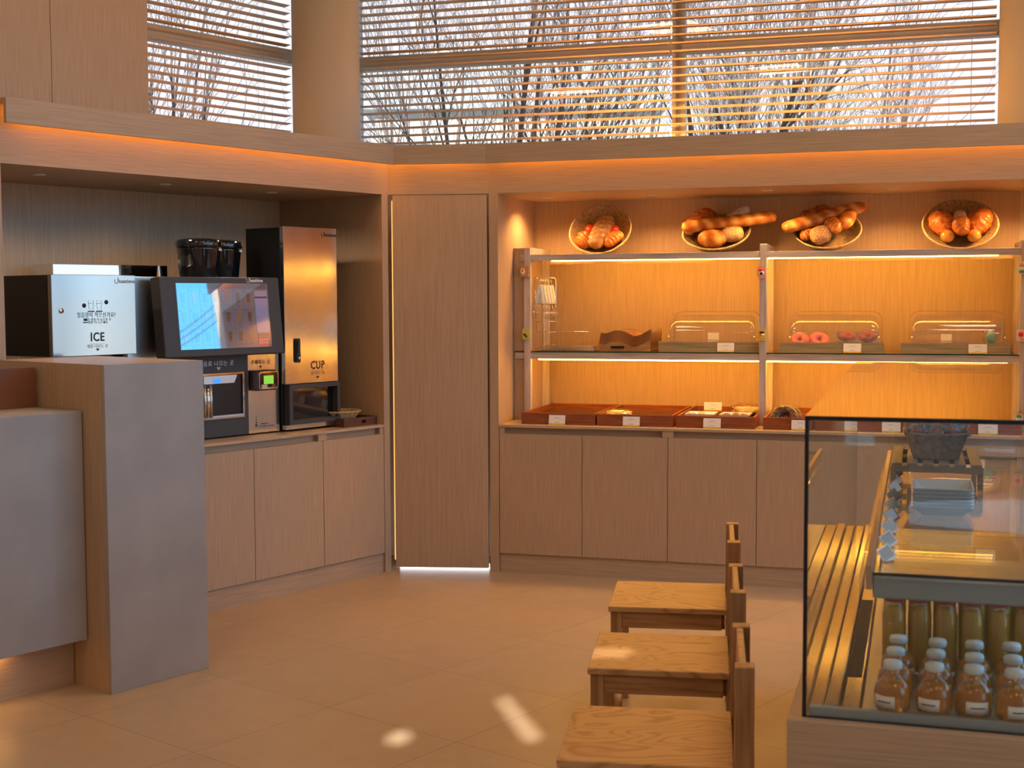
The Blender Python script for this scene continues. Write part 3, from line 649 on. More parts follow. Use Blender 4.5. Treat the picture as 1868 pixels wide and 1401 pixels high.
# clamshell with two berry doughnuts
t = thing('clear_tray', 'clear ribbed plastic tray with two berry doughnuts in the bamboo box', 'plastic tray', RF, (1.835, .42, ZS+.0475))
pl = glassy('milky_plastic', (.96, .94, .94), 1.45, .25, .10)
m = MB()
for (a, b_, c, d) in ((0, .235, 0, .002), (0, .235, .105, .107)): m.box(a+.008, b_-.008, c, d, 0, .062)
m.box(.006, .008, 0, .107, 0, .062).box(.227, .229, 0, .107, 0, .062).box(.008, .227, 0, .107, 0, .002).box(-.004, .239, -.006, 0, .062, .065).box(-.004, .239, .107, .113, .062, .065)
for k in range(12): m.box(.012+k*.018, .014+k*.018, -.0015, 0, .005, .058)
m.build('tray', pl, t)
donut(RF, (1.895, .475, ZS+.068), 'berry topped doughnut at the left of the clear plastic tray', .030, .018, berry, rx=R(20), m2=b_red)
donut(RF, (2.005, .475, ZS+.068), 'berry topped doughnut at the right of the clear plastic tray', .030, .018, berry, rx=R(25), m2=b_red)
t = thing('snack_packet', 'small clear packet with a turquoise figure print in the rightmost bamboo box', 'packet', RF, (2.640, .44, ZS+.046))
MB().blob((0, 0, .04), (.042, .018, .042), 3, .25, 16, 12).build('wrapper', bag_m, t); xzprism(MB(), [(-.05, .070), (.05, .066), (.054, .085), (-.056, .088)], -.002, .002).build('seal', bag_m, t)
MB().blob((.004, 0, .036), (.026, .012, .030), 5, .3).build('sweet', mat('turquoise_print', (.18, .62, .52), .5), t)
for q in ((-.03, .072), (.028, .07)): MB().blob((q[0], 0, q[1]), (.014, .006, .008), 2, .2).build('red_mark', mat('red_print', (.75, .10, .05), .5), t)
# stack of bent plywood trays
def ply2(x, y, z, lab, front=False):
    # tray whose wavy front wall faces the viewer: low, high hump, low, high right corner
    t = thing('plywood_tray', lab, 'serving tray', RF, (x, y, z), group='bent plywood serving trays')
    w, d, th = .30, .34, .005; n = 40; d = .33
    def top(u):
        return .030+.030*max(0, sin(pi*min(1, max(0, (u-.03)/.62))))**1.0+(.040*((u-.72)/.28)**1.2 if u > .72 else 0)+(.022*(1-u/.12) if u < .12 else 0)
    A = [(u*w*.98, top(u)) for u in [i/n for i in range(n+1)]]
    for yy, mm in ((0, 0), (d-.012, 0)):
        V = []; Fq = []
        for i, (x_, h) in enumerate(A):
            lean = -.018 if yy == 0 else .018
            e = (h-.0032)/h
            V += [(x_, yy, 0), (x_, yy+lean*e, h-.0032), (x_, yy+lean, h), (x_, yy+th, 0), (x_, yy+th+lean, h)]
        for i in range(n): a = 5*i; Fq += [(a, a+5, a+6, a+1), (a+3, a+4, a+9, a+8)]
        Eq = [(5*i+1, 5*i+6, 5*i+7, 5*i+2) for i in range(n)]+[(5*i+2, 5*i+7, 5*i+9, 5*i+4) for i in range(n)]+[(0, 1, 2, 4, 3), (5*n, 5*n+3, 5*n+4, 5*n+2, 5*n+1)]  # top band paints the ply edge and the shadow gap between trays
        mb = MB().add(V, Fq, 0, False); mb.f += Eq; mb.mi += [1]*len(Eq); mb.sm += [False]*len(Eq); mb.build('end_wall', [plywood, ply_edge_shade], t)
    B(0, w*.98, 0, d-.006, 0, .005).build('tray_base', plywood, t)
    for xx, hh in ((0, .05), (w*.98-.005, .070)): B(xx, xx+.005, .0, d-.008, 0, hh*.8).build('side_wall', plywood, t)
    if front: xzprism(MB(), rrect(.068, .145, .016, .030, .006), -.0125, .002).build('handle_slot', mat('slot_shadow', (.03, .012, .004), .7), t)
    return t
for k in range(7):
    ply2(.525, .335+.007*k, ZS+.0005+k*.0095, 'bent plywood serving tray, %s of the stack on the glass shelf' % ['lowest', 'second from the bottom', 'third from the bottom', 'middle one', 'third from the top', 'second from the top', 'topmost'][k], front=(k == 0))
# flat clear packs at the left end of the shelf
mb = MB()
for k in range(3): xzprism(mb, [(0, 0), (.36, 0), (.34, .006), (.02, .006)], .30+0, .46)
for k in range(3):
    m_ = MB(); P = rrect(0, .36-.03*k, 0, .16, .03); m_.prism(P, 0, .004); m_.tube([(x, y, .006) for x, y in P], .004, 6, closed=True)
    for q in range(24): m_.box(.02+q*.013, .024+q*.013, .006, .15, .004, .006)
    solo(m_, 'plastic_lid_pack', bag_m, ['lowest', 'middle', 'topmost'][k]+' clear flat plastic lid in the pile at the left end of the glass shelf', 'plastic lid', RF, (.135+.03*k, .34, ZS+.001+.0105*k), group='clear plastic lids')
solo(MB().tube([(0, 0, 0), (.14, .01, 0), (.2, .0, 0), (.29, 0, 0)], .0035, 6), 'metal_bar', chrome, 'thin metal skewer jutting out from the utensil stand above the plastic lids', 'metal bar', RF, (.16, .38, 1.352))
# utensil stand with hanging tongs
t = thing('utensil_stand', 'chrome wire stand with hanging white handled tongs at the left of the rack', 'utensil stand', RF, (0, .345, 0))
MB().tube([(.150, 0, 1.350), (.137, 0, 1.664), (.145, 0, 1.670), (.257, 0, 1.662), (.264, 0, 1.652), (.267, 0, ZS+.003)], .0028, 8).build('wire_frame', chrome, t)
MB().tube([(.150, 0, 1.350), (.267, 0, 1.350)], .0024, 8).build('lower_bar', chrome, t); MB().tube([(.147, 0, 1.41), (.266, 0, 1.412)], .002, 8).build('middle_bar', chrome, t)
MB().tube([(.267, 0, ZS+.003), (.267, .16, ZS+.003), (.150, .16, ZS+.003), (.150, .16, 1.66), (.15, 0, 1.664)], .0026, 8).build('back_frame', chrome, t)
def tong(x, y, lean, lab, L=1.0):
    t = thing('serving_fork', lab, 'serving fork', RF, (x, y, 1.655), group='serving forks on the stand', ry=R(lean))
    MB().tube([(0, 0, .005), (.0, 0, -.035)], .0018, 6).build('hook', chrome, t)
    Cb(-.009, .009, -.006, .006, -.145, -.034, .003).build('handle', white, t)
    MB().tube([(0, 0, -.145), (0, -.004, -.19)], .0018, 6).build('shaft', chrome, t)
    m = MB()
    for q in (-1, 0, 1): m.tube([(q*.002, -.004, -.188), (q*.007, -.008, -.20), (q*.006, 0, -.232)], .0015, 5)
    m.build('tines', chrome, t)
for k in range(5): tong(.160+.012*k, .36+.022*k, -10, 'white handled serving fork on the chrome stand, leaning right, %s from the front' % ['first', 'second', 'third', 'fourth', 'fifth'][k])
for k in range(3): tong(.172+.010*k, .36+.02*k, 13, 'white handled serving fork on the chrome stand, leaning left, %s from the front' % ['first', 'second', 'third'][k])

# ================================================================== MAHOGANY TRAYS ON THE WORKTOP
def mtray(x, lab):
    t = thing('bread_tray', lab, 'bread tray', RF, (x, .068, .8402), group=None)
    w, d, h = .424, .68, .064; m = MB()
    m.box(0, w, 0, .012, 0, h).box(0, w, d-.012, d, 0, h).box(0, .012, .012, d-.012, 0, h).box(w-.012, w, .012, d-.012, 0, h).box(.012, w-.012, .012, d-.012, 0, .01)
    m.build('frame', mahog, t)
    g = MB()
    for k in range(13): g.box(.016, w-.016, .04+k*.048, .046+k*.048, .036, .040)
    for k in range(15): g.box(.020+k*.0268, .023+k*.0268, .03, .65, .034, .037)
    g.build('wire_grate', mat('bronze_wire', (.30, .12, .05), .35, .6), t)
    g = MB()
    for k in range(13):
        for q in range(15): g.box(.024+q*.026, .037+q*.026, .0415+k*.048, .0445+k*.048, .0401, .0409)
    g.build('grate_glints', mat('wire_glint', (.9, .75, .5), .25, .9), t)  # bright bars paint glints onto the grate wires
TX = [.134, .569, 1.011, 1.478, 1.915, 2.352]
for x, l in zip(TX, ['empty mahogany bread tray at the left end of the worktop', 'mahogany bread tray second from the left with a bag in its front corner', 'mahogany bread tray with two white dishes left of the middle upright', 'mahogany bread tray with a chocolate doughnut right of the middle upright', 'mahogany bread tray seen through the corner of the display case', 'mahogany bread tray behind the basket of wrapped sweets']): mtray(x, l)
for x, l in ((.343, 'price card in front of the leftmost mahogany tray'), (.764, 'price card in front of the second mahogany tray from the left'), (1.207, 'price card in front of the mahogany tray with white dishes'),
             (1.675, 'price card half hidden by the edge of the glass display case'), (1.902, 'price card just inside the left part of the case glass'), (2.138, 'price card left of the basket of wrapped sweets'), (2.613, 'price card right of the basket of wrapped sweets')):
    card(RF, x, .052, .8405, l, .094, .055, -12)
card(RF, 1.165, .40, .905, 'price card standing at the back of the tray with white dishes', .10, .05, -8)
mb = MB().blob((0, 0, .02), (.088, .06, .028), 4, .3, 20, 12)
t = thing('almond_bag', 'clear bag of almond slices lying in the second mahogany tray', 'bag of nuts', RF, (.67, .16, .880)); mb.build('bag', bag_m, t); MB().blob((0, 0, .014), (.072, .05, .022), 9, .35, 18, 10).build('almonds', cookie, t)
def dish(x, y, lab, fill, cnt, fm):
    t = thing('white_dish', lab, 'dish', RF, (x, y, .882)); m = MB(); w, d = .165, .19
    V = [(.014, .014, 0), (w-.014, .014, 0), (w-.014, d-.014, 0), (.014, d-.014, 0), (0, 0, .028), (w, 0, .028), (w, d, .028), (0, d, .028),
         (.004, .004, .028), (w-.004, .004, .028), (w-.004, d-.004, .028), (.004, d-.004, .028), (.017, .017, .004), (w-.017, .017, .004), (w-.017, d-.017, .004), (.017, d-.017, .004)]
    Fq = [(0, 3, 2, 1), (12, 13, 14, 15)]
    for i in range(4): j = (i+1) % 4; Fq += [(i, j, 4+j, 4+i), (4+i, 4+j, 8+j, 8+i), (8+i, 8+j, 12+j, 12+i)]
    m.add(V, Fq); m.build('dish_body', ceram, t)
    for k in range(cnt):
        o = MB().blob((0, 0, 0), (.022, .02, .012), k, .5, 14, 8, fr=4).build(fill, fm)
        place(o, RF, (x+.032+.05*k, y+.07+.02*(k % 2), .898+.004)); tag(o, {'sweet_biscuit': 'small golden biscuit', 'nut_cluster': 'dark nut cluster'}[fill]+', %s in its white dish' % ['leftmost', 'in the middle', 'rightmost'][k], {'sweet_biscuit': 'biscuit', 'nut_cluster': 'nut cluster'}[fill])
dish(1.045, .12, 'white rectangular dish with golden biscuits, left one in the mahogany tray', 'sweet_biscuit', 2, cookie)
dish(1.235, .11, 'white rectangular dish with nut clusters, right one in the mahogany tray', 'nut_cluster', 3, nut)
t = thing('almond_bag', 'clear bag of golden crisps behind the white dish of nut clusters', 'bag of nuts', RF, (1.36, .40, .885)); MB().blob((0, 0, .03), (.10, .08, .035), 8, .35, 20, 12).build('bag', bag_m, t); MB().blob((0, 0, .024), (.085, .065, .026), 3, .35, 18, 10).build('crisps', cookie, t)
donut(RF, (1.585, .15, .885), 'large chocolate glazed doughnut propped up in the tray right of the middle upright', .048, .028, choc, rx=R(58), m2=b_red)
donut(RF, (1.600, .215, .885), 'second chocolate doughnut standing behind the first one', .048, .026, choc, rx=R(58), m2=b_red)
donut(RF, (1.80, .16, .883), 'dark ring doughnut at the right side of the tray, cut off by the case edge', .038, .02, choc, rx=R(20), m2=b_red)
for k in range(2):
    t = thing('bread_bag', ['clear wrapped loaf, left one, behind the top edge of the display case', 'clear wrapped loaf, right one, behind the top edge of the display case'][k], 'wrapped loaf', RF, (2.36+.17*k, .3, .885))
    MB().blob((0, 0, .045), (.085, .07, .05), k+4, .2, 20, 12).build('bag', bag_m, t); MB().blob((0, 0, .035), (.065, .055, .038), k, .15, 20, 12).build('loaf', b_bun, t)

# ================================================================== MACHINES ON THE LEFT WORKTOP
def logo(parent, x, y, z, m, s=1.0):
    MB().tube([(x-.048*s, y, z+.010*s), (x-.046*s, y, z-.006*s), (x-.040*s, y, z-.011*s), (x-.032*s, y, z-.008*s), (x-.030*s, y, z+.004*s), (x-.026*s, y, z+.012*s)], .0015*s, 5).build('cup_emblem', m, parent)
    MB().blob((x-.030*s, y, z+.013*s), (.003*s, .001, .003*s), 1, 0, 8, 6).build('emblem_dot', m, parent)
    text('teatime', .026*s, m, parent, (x+.018*s, y, z), 'lettering', bold=.0006*s)
def tri(parent, x, y, z, w, m): xzprism(MB(), [(x-w/2, z+w*.3), (x, z-w*.3), (x+w/2, z+w*.3)], y-.0006, y).build('down_arrow', m, parent)
# -- cup dispenser
t = thing('cup_dispenser', 'tall copper toned steel cup dispenser with black sides', 'cup dispenser', LF, (0, 0, 0))
Cb(-.622, -.232, .150, .42, .855, 1.928, .002).build('body', blackm, t)
Cb(-.620, -.235, .120, .149, 1.094, 1.933, .002).build('door', steel, t)
Cb(-.620, -.233, .122, .149, .852, .876, .001).build('lower_trim', steel, t)
m = MB(); x0, x1, z0, z1 = -.605, -.235, .878, 1.092
m.box(x0, x1, .106, .149, z1-.022, z1).box(x0, x1, .106, .149, z0, z0+.022).box(x0, x0+.024, .106, .149, z0+.022, z1-.022).box(x1-.020, x1, .106, .149, z0+.022, z1-.022)
m.build('window_frame', charc, t)
B(x0+.024, x1-.020, .146, .1495, z0+.022, z1-.022).build('window_pane', gloss_black, t)
hd = thing('tmp', 'x', 'x', LF, (0, 0, 0)); bpy.data.objects.remove(hd)
h_ = xzprism(MB(), rrect(-.550, -.522, 1.208, 1.338, .012), .106, .120).build('handle', blackm, t)
xzprism(MB(), rrect(-.543, -.529, 1.255, 1.325, .006), .100, .106).build('handle_grip', charc, h_)
MB().lathe([(0, -.004), (.008, -.004), (.008, .004), (0, .004)], 14, M=Matrix.Translation((-.533, .103, 1.232))@Matrix.Rotation(pi/2, 4, 'X')).build('keyhole', chrome, h_)
text('CUP', .062, ink, t, (-.388, .1195, 1.188), 'lettering', bold=.0010, sx=.8)
B(-.430, -.346, .1192, .12, 1.158, 1.1592).build('rule_line', inkm, t)
text('컵 나오는 곳', .018, inkm, t, (-.388, .1195, 1.145)); tri(t, -.388, .1197, 1.122, .022, ink); logo(t, -.298, .1195, 1.896, ink)
for fx in (-.60, -.26):
    for fy in (.17, .39): MB().lathe([(.012, .8402), (.012, .852), (.015, .856)], 10, M=Matrix.Translation((fx, fy, 0))).build('foot', blackm, t)
# -- drink machine
t = thing('drink_machine', 'charcoal drink vending machine with a large touch screen and card reader', 'drink machine', LF, (0, 0, 0))
Cb(-1.285, -.632, .17, .62, .855, 1.655, .002).build('body', blackm, t)
Cb(-.840, -.630, .160, .1695, .848, 1.262, .001).build('steel_panel', steel, t)
m = MB(); x0, x1, z0, z1 = -1.150, -.872, .940, 1.174
m.box(-1.285, x0, .160, .1695, .848, 1.262).box(x1, -.841, .160, .1695, .848, 1.262).box(x0, x1, .160, .1695, .848, z0).box(x0, x1, .160, .1695, z1, 1.262)
m.build('front_panel', charc, t)
m = MB(); m.box(x0, x1, .152, .160, z1-.010, z1).box(x0, x1, .152, .160, z0, z0+.010).box(x0, x0+.010, .152, .160, z0+.010, z1-.010).box(x1-.010, x1, .152, .160, z0+.010, z1-.010)
m.build('window_frame', chrome, t)
B(x0+.01, x1-.01, .1620, .166, z0+.01, z1-.01).build('dispensing_bay', mat('bay_dark', (.015, .010, .009), .25), t)
xzprism(MB(), [(x0+.01, z1-.052), (x1-.075, z1-.052), (x1-.055, z1-.012), (x0+.01, z1-.012)], .140, .158).build('nozzle_head', steel2, t)
xzprism(MB(), rrect(-1.08, -1.035, 1.126, 1.146, .008), .136, .1405).build('blue_lamp', mat('blue_lamp', (.02, .1, .9), .4, emit=(.02, .15, 1), es=2.2), t)
for q, mm in ((-1.128, steel2), (-1.108, chrome), (-1.090, steel2)): MB().tube([(q, .150, z0+.012), (q, .150, z1-.055)], .009, 10).build('milk_tube', mm, t)
B(x0+.01, x1-.01, .150, .161, z0+.010, z0+.018).build('drip_grid', steel2, t)
text('음료 나오는 곳', .030, whiteink, t, (-1.030, .1595, 1.222)); tri(t, -1.030, .1597, 1.196, .026, whiteink)
text('결제하는 곳', .026, ink, t, (-.755, .1595, 1.218)); tri(t, -.755, .1597, 1.194, .020, ink)
rd = Cb(-.835, -.675, .112, .160, 1.072, 1.178, .012).build('card_reader', charc, t)
xzprism(MB(), rrect(-.812, -.680, 1.080, 1.172, .014), .106, .112).build('reader_rim', chrome, rd)
xzprism(MB(), rrect(-.805, -.687, 1.088, 1.165, .010), .104, .1065).build('reader_face', gloss_black, rd)
B(-.782, -.716, .1030, .1042, 1.106, 1.150).build('reader_screen', mat('green_lcd', (.1, .3, .05), .4, emit=(.30, .75, .06), es=.75), rd)
B(-.800, -.762, .098, .104, 1.082, 1.104).build('card_slot', mat('beige_plastic', (.6, .5, .42), .5), rd); B(-.732, -.705, .0995, .104, 1.088, 1.104).build('button', mat('brown_button', (.2, .05, .02), .4), rd)
for k, (zz, s_) in enumerate(((.932, .003), (.917, .0035), (.902, .0045))): MB().blob((-.790, .1595, zz), (s_, .001, s_), 0, 0, 10, 6).build('dot_mark', ink, t)
tri(t, -.790, .1597, .886, .022, ink)
text('결제단말기', .010, inkm, t, (-.735, .1595, .893)); text('카드를 아래로 긁어주세요', .009, inkm, t, (-.72, .1595, .880)); B(-.815, -.66, .1592, .16, .872, .8728).build('rule_line', inkm, t)
for fx in (-.66, -.9, -1.2): MB().lathe([(.012, .8402), (.012, .85), (.015, .856)], 10, M=Matrix.Translation((fx, .2, 0))).build('foot', blackm, t)
# screen housing (leans back)
sc = bpy.data.objects.new('screen_unit', None); 
Ms = Matrix.Translation((-1.434, .050, 1.268))@Matrix.Rotation(R(-.7), 4, 'Z')@Matrix.Rotation(R(-5.9), 4, 'X')
def sbox(name, m, *a, par=None, c=None):
    mb = MB().cham(*a, c, M=Ms) if c else MB().box(*a, M=Ms); return mb.build(name, m, par)
hs = sbox('screen_housing', charc, 0, .742, 0, .075, 0, .394, par=t, c=.004)
scr_b = mat('glossy_screen', (.01, .012, .016), .02, spec=1.0, ior=1.9, coat=1, emit=(.085, .085, .105), es=1.0); scr_b.node_tree.nodes['Principled BSDF'].inputs['Coat IOR'].default_value = 1.9
def scrmat(n, c, s=1.0):
    m = mat(n, (.01, .01, .012), .02, ior=1.9, spec=1.0, coat=1, emit=c, es=s); m.node_tree.nodes['Principled BSDF'].inputs['Coat IOR'].default_value = 1.9; return m
D_ = MB(); D_.box(.092, .660, -.0015, 0, .036, .362, 0, M=Ms); D_.box(.092, .652, -.002, -.0015, .334, .360, 1, M=Ms)
for k in range(7): D_.box(.094+k*.0672, .0948+k*.0672, -.002, -.0015, .04, .333, 2, M=Ms)
for k in range(1, 3): D_.box(.094, .562, -.002, -.0015, .040+k*.098, .0408+k*.098, 2, M=Ms)
for i in range(7):
    for j in range(3):
        x = .094+i*.0672; z = .04+j*.098
        xzp = [(x+.024, z+.03), (x+.042, z+.03), (x+.047, z+.078), (x+.019, z+.078)]
        D_.add([Ms@Vector((a, -.0022, c)) for a, c in xzp]+[Ms@Vector((a, -.0016, c)) for a, c in xzp], [(0, 1, 2, 3), (4, 7, 6, 5), (0, 4, 5, 1), (1, 5, 6, 2), (2, 6, 7, 3), (3, 7, 4, 0)], 3 if (i+j) % 3 else 4)
        D_.box(x+.004, x+.020, -.0022, -.0015, z+.086, z+.092, 5, M=Ms); D_.box(x+.018, x+.046, -.0022, -.0015, z+.014, z+.017, 5, M=Ms)
dsp = D_.build('display', [scr_b, scrmat('ui_header', (.045, .045, .06)), scrmat('ui_lines', (.05, .05, .065)), scrmat('ui_brown', (.06, .04, .035)), scrmat('ui_orange', (.16, .07, .04)), scrmat('ui_blue', (.02, .04, .22))], hs)
sbox('order_panel', scrmat('ui_order', (.16, .16, .27)), .572, .652, -.0022, -.0015, .110, .325, par=hs)
sbox('order_bar', scrmat('ui_bar', (.03, .02, .04)), .572, .652, -.0026, -.0022, .286, .295, par=hs)
sbox('order_total', scrmat('ui_total', (.08, .06, .07)), .572, .652, -.0022, -.0015, .090, .106, par=hs)
pb = sbox('pay_button', scrmat('ui_red', (.24, .03, .025)), .572, .652, -.0022, -.0015, .042, .086, par=hs)
for zz, tx in ((.071, '결제선택후'), (.056, '눌러주세요')):
    q = text(tx, .015, scrmat('ui_pink', (.45, .25, .33)), hs, (0, 0, 0), 'lettering'); q.matrix_basis = Ms@Matrix.Translation((.612, -.0026, zz))@Matrix.Rotation(pi/2, 4, 'X')
q = bpy.data.objects.new('logo', None); COL.objects.link(q); q.parent = hs; q.matrix_basis = Ms; logo(q, .575, -.0012, .377, whiteink, .95)
# -- coffee bean hoppers
def hopper(x, y, lab):
    t = thing('bean_hopper', lab, 'coffee hopper', LF, (x, y, 1.656), group=None)
    MB().lathe([(.095, 0), (.098, .01), (.112, .15), (.113, .155), (.108, .158)], 40).build('container', gloss_black, t)
    MB().lathe([(.114, .158), (.118, .165), (.118, .186), (.112, .196), (.07, .206), (.0001, .208)], 40).build('lid', gloss_black, t)
    MB().lathe([(0, -.006), (.010, -.006), (.011, .004), (0, .004)], 14, M=Matrix.Translation((.072, -.088, .178))@Matrix.Rotation(pi/2, 4, 'X')).build('lock', mat('bronze_lock', (.6, .35, .18), .3, .7), t)
    B(-.022, .022, -.002, .002, -.006, .006, M=Matrix.Translation((.066, -.092, .148))@Matrix.Rotation(R(36), 4, 'Z')).build('label', paper, t)
hopper(-1.000, .34, 'glossy black coffee bean hopper, left one on the drink machine'); hopper(-.800, .42, 'glossy black coffee bean hopper, right one on the drink machine')
# -- ice machine
t = thing('ice_machine', 'brushed steel ice dispenser with black sides lettered ICE', 'ice dispenser', LF, (0, 0, 0))
Cb(-1.995, -1.552, .150, .54, 1.292, 1.662, .002).build('body', blackm, t)
Cb(-1.992, -1.548, .120, .149, 1.292, 1.664, .002).build('door', noisy('cool_steel', [(.3, (.42, .44, .43)), (.7, (.62, .63, .58))], (2.2, 2.2, .5), 1.4, 0, .2, bump=1.0, metal=1), t)
Cb(-1.545, -1.300, .200, .62, .845, 1.660, .004).build('side_column', steel2, t)
Cb(-2.0, -1.552, .40, .60, .842, 1.290, .002).build('back_panel', white, t)
Cb(-2.0, -1.552, .14, .40, .842, .90, .002).build('drip_base', steel2, t)
MB().tube([(-1.75, .25, 1.29), (-1.75, .25, 1.22)], .05, 20).build('ice_chute', acryl, t); MB().tube([(-1.60, .20, 1.29), (-1.60, .20, 1.20)], .028, 14).build('water_tap', blackm, t); MB().blob((-1.575, .16, 1.26), (.012, .012, .012), 1, 0).build('knob', chrome, t)
MB().lathe([(0, -.005), (.011, -.005), (.012, .002), (0, .002)], 16, M=Matrix.Translation((-1.945, .119, 1.500))@Matrix.Rotation(pi/2, 4, 'X')).build('lock', chrome, t)
text('ICE', .056, ink, t, (-1.760, .1195, 1.376), bold=.0012, sx=.85); B(-1.802, -1.720, .1192, .12, 1.345, 1.3462).build('rule_line', inkm, t)
text('얼음 나오는 곳', .017, inkm, t, (-1.760, .1195, 1.334)); tri(t, -1.760, .1197, 1.318, .020, ink)
text('얼음량이 적으신가요?', .027, ink, t, (-1.762, .1195, 1.478), sx=.8); text('컵 받침 더 놓으신 후', .014, ink, t, (-1.748, .1195, 1.457)); text('한번 더 누르세요', .014, ink, t, (-1.755, .1195, 1.444))
B(-1.830, -1.812, .1192, .12, 1.452, 1.464).build('cup_icon', ink, t); B(-1.834, -1.808, .1192, .12, 1.443, 1.448).build('cup_icon', ink, t)
for cx in (-1.790, -1.747):
    MB().tube([(cx-.014, .1196, 1.545), (cx-.010, .1196, 1.506), (cx+.010, .1196, 1.506), (cx+.014, .1196, 1.545)], .0008, 4, closed=True).build('cup_drawing', ink, t)
    MB().tube([(cx-.012, .1196, 1.532), (cx+.012, .1196, 1.532)], .0008, 4).build('cup_drawing', inkm, t); B(cx-.017, cx+.017, .1192, .12, 1.493, 1.499).build('cup_caption', inkm, t)
for cx, cz in ((-1.826, 1.523), (-1.708, 1.538)): MB().lathe([(0, -.0006), (.0105, -.0006), (.0105, 0), (0, 0)], 20, M=Matrix.Translation((cx, .1197, cz))@Matrix.Rotation(pi/2, 4, 'X')).build('round_mark', ink, t)
logo(t, -1.612, .1195, 1.635, mat('gold_print', (.30, .25, .08), .4), 1.0)
solo(Cb(-1.68, -1.30, .60, .78, 1.664, 1.726, .002).box(-1.298, -1.005, .60, .78, 1.664, 1.726), 'steel_cover', chrome, 'low polished steel cover box behind the ice dispenser', 'steel cover', LF, (0, 0, 0))
# -- walnut tray with basket
t = thing('walnut_tray', 'dark walnut tray with a handle hole beside the cup dispenser', 'tray', LF, (-.262, .050, .8402))
m = MB(); w, d, h = .255, .36, .048
xzprism(m, [(0, 0), (w, 0), (w, h), (w*.68, h), (w*.68, .034), (w*.52, .034), (w*.52, h), (0, h)], 0, .008) if False else None
for a, b_, c, d_ in ((0, .135, 0, h), (.170, w, 0, h), (.135, .170, 0, .016), (.135, .170, .032, h)): m.box(a, b_, 0, .009, c, d_)
m.box(0, w, d-.009, d, 0, h).box(0, .009, .009, d-.009, 0, h).box(w-.009, w, .009, d-.009, 0, h).box(.009, w-.009, .009, d-.009, 0, .008)
m.build('frame', walnut, t)
o = bowl('wicker_basket', wick2, .125, .065, .055, 'small golden wicker basket standing in the walnut tray'); place(o, LF, (-.165, .20, .851))

# ================================================================== SERVICE COUNTER (grey stone)
t = thing('service_counter', 'low grey stone counter with a wooden plinth lit from below', 'counter', PF, (0, 0, 0))
Cb(-3.0, -.002, .15, .70, .197, 1.112, .002).build('stone_body', concrete, t)
B(-3.0, -.002, .25, .68, 0, .197).build('plinth', wood_h, t)
B(-3.0, -.30, .20, .225, .185, .1965).build('light_strip', led_floor, t)
t = thing('stone_pillar', 'tall grey stone end block with wooden side beside the low counter', 'pillar', PF, (0, 0, 0))
Cb(.002, .476, 0, .02, 0, 1.297, .001).build('stone_front', concrete, t)
B(.002, .476, .02, .772, 0, 1.297).build('wooden_sides', wood_v, t)
solo(B(-.36, -.012, .46, .49, 1.1125, 1.275), 'copper_panel', mat('copper_brown_panel', (.22, .075, .035), .3, coat=.3), 'dark copper brown panel standing on the low counter', 'panel', PF, (0, 0, 0))

# ================================================================== CHAIRS
ch_o = Vector((0, 0, 0))
def floorat(px, py, z):
    d = _F+_X*((px-934)/2412.4)-_U*((py-700.5)/2412.4); return Vector((0, 0, 1.55))+d*((z-1.55)/d.z)
C0 = Fr((.1072, 3.1746), 98.62)
P0 = floorat(1015, 1386, .45); C0 = Fr((P0.x, P0.y), 98.62)
def chair(lab):
    t = thing('low_chair', lab, 'chair', C0, (0, 0, 0), group=None)
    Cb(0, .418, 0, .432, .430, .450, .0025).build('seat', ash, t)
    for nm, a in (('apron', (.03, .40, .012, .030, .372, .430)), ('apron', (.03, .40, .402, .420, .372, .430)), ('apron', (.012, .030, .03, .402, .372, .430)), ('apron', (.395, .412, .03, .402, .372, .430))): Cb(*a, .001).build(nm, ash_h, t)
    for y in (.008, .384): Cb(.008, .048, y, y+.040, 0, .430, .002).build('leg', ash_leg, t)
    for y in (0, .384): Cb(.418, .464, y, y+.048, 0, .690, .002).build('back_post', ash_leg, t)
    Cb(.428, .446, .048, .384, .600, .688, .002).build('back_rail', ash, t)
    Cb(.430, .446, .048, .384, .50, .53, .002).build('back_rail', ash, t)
    return t
c = chair('oiled ash low-back chair nearest to the camera, cut off by the bottom edge')
for y, l in ((.790, 'oiled ash low-back chair in the middle of the row of three'), (1.585, 'oiled ash low-back chair farthest from the camera, nearest the cabinets')):
    d_ = dup(c); place(d_, C0, (0, y, 0)); d_['label'] = l

# ================================================================== GLASS DISPLAY CASE
GL, GW, Z0, Z1 = 2.12, .70, .757, 1.328
t = thing('display_case', 'glass refrigerated display case on an oak base in the right foreground', 'display case', TF, (0, 0, 0))
Cb(-.026, GW+.02, -.02, GL+.02, .1905, Z0-.001, .002).build('oak_base', wood_h, t)
def pane(name, *a):
    o = MB().box(*a).build(name, [glass, edge_dark], t); d = sorted(range(3), key=lambda i: a[2*i+1]-a[2*i])[0]
    for p in o.data.polygons:
        if abs(p.normal[d]) < .5: p.material_index = 1
    return o
pane('end_glass', .008, GW, 0, .008, Z0, Z1-.0085); pane('side_glass', 0, .0075, .0, GL, Z0, Z1-.0085); pane('top_glass', 0, GW, 0, GL, Z1-.008, Z1).data.materials.__setitem__(0, glass_top); pane('end_glass', .008, GW, GL-.008, GL, Z0, Z1-.0085)
Cb(.012, GW, .009, .026, Z0, Z0+.018, .001).build('front_sill', alu, t)
m = MB()
for a, b_, z in ((.010, .036, .770), (.040, .066, .776), (.070, .104, .770)): m.cham(a, b_, .03, GL-.02, Z0, z, .002)
m.build('deck_rails', mat('polished_rail', (.58, .55, .52), .12, 1), t)
g = MB()
for k in range(60): g.box(.072, .100, .25+k*.012, .256+k*.012, .7702, .7712)
g.build('vent_slots', mat('vent_dark', (.10, .08, .07), .5, .4), t)
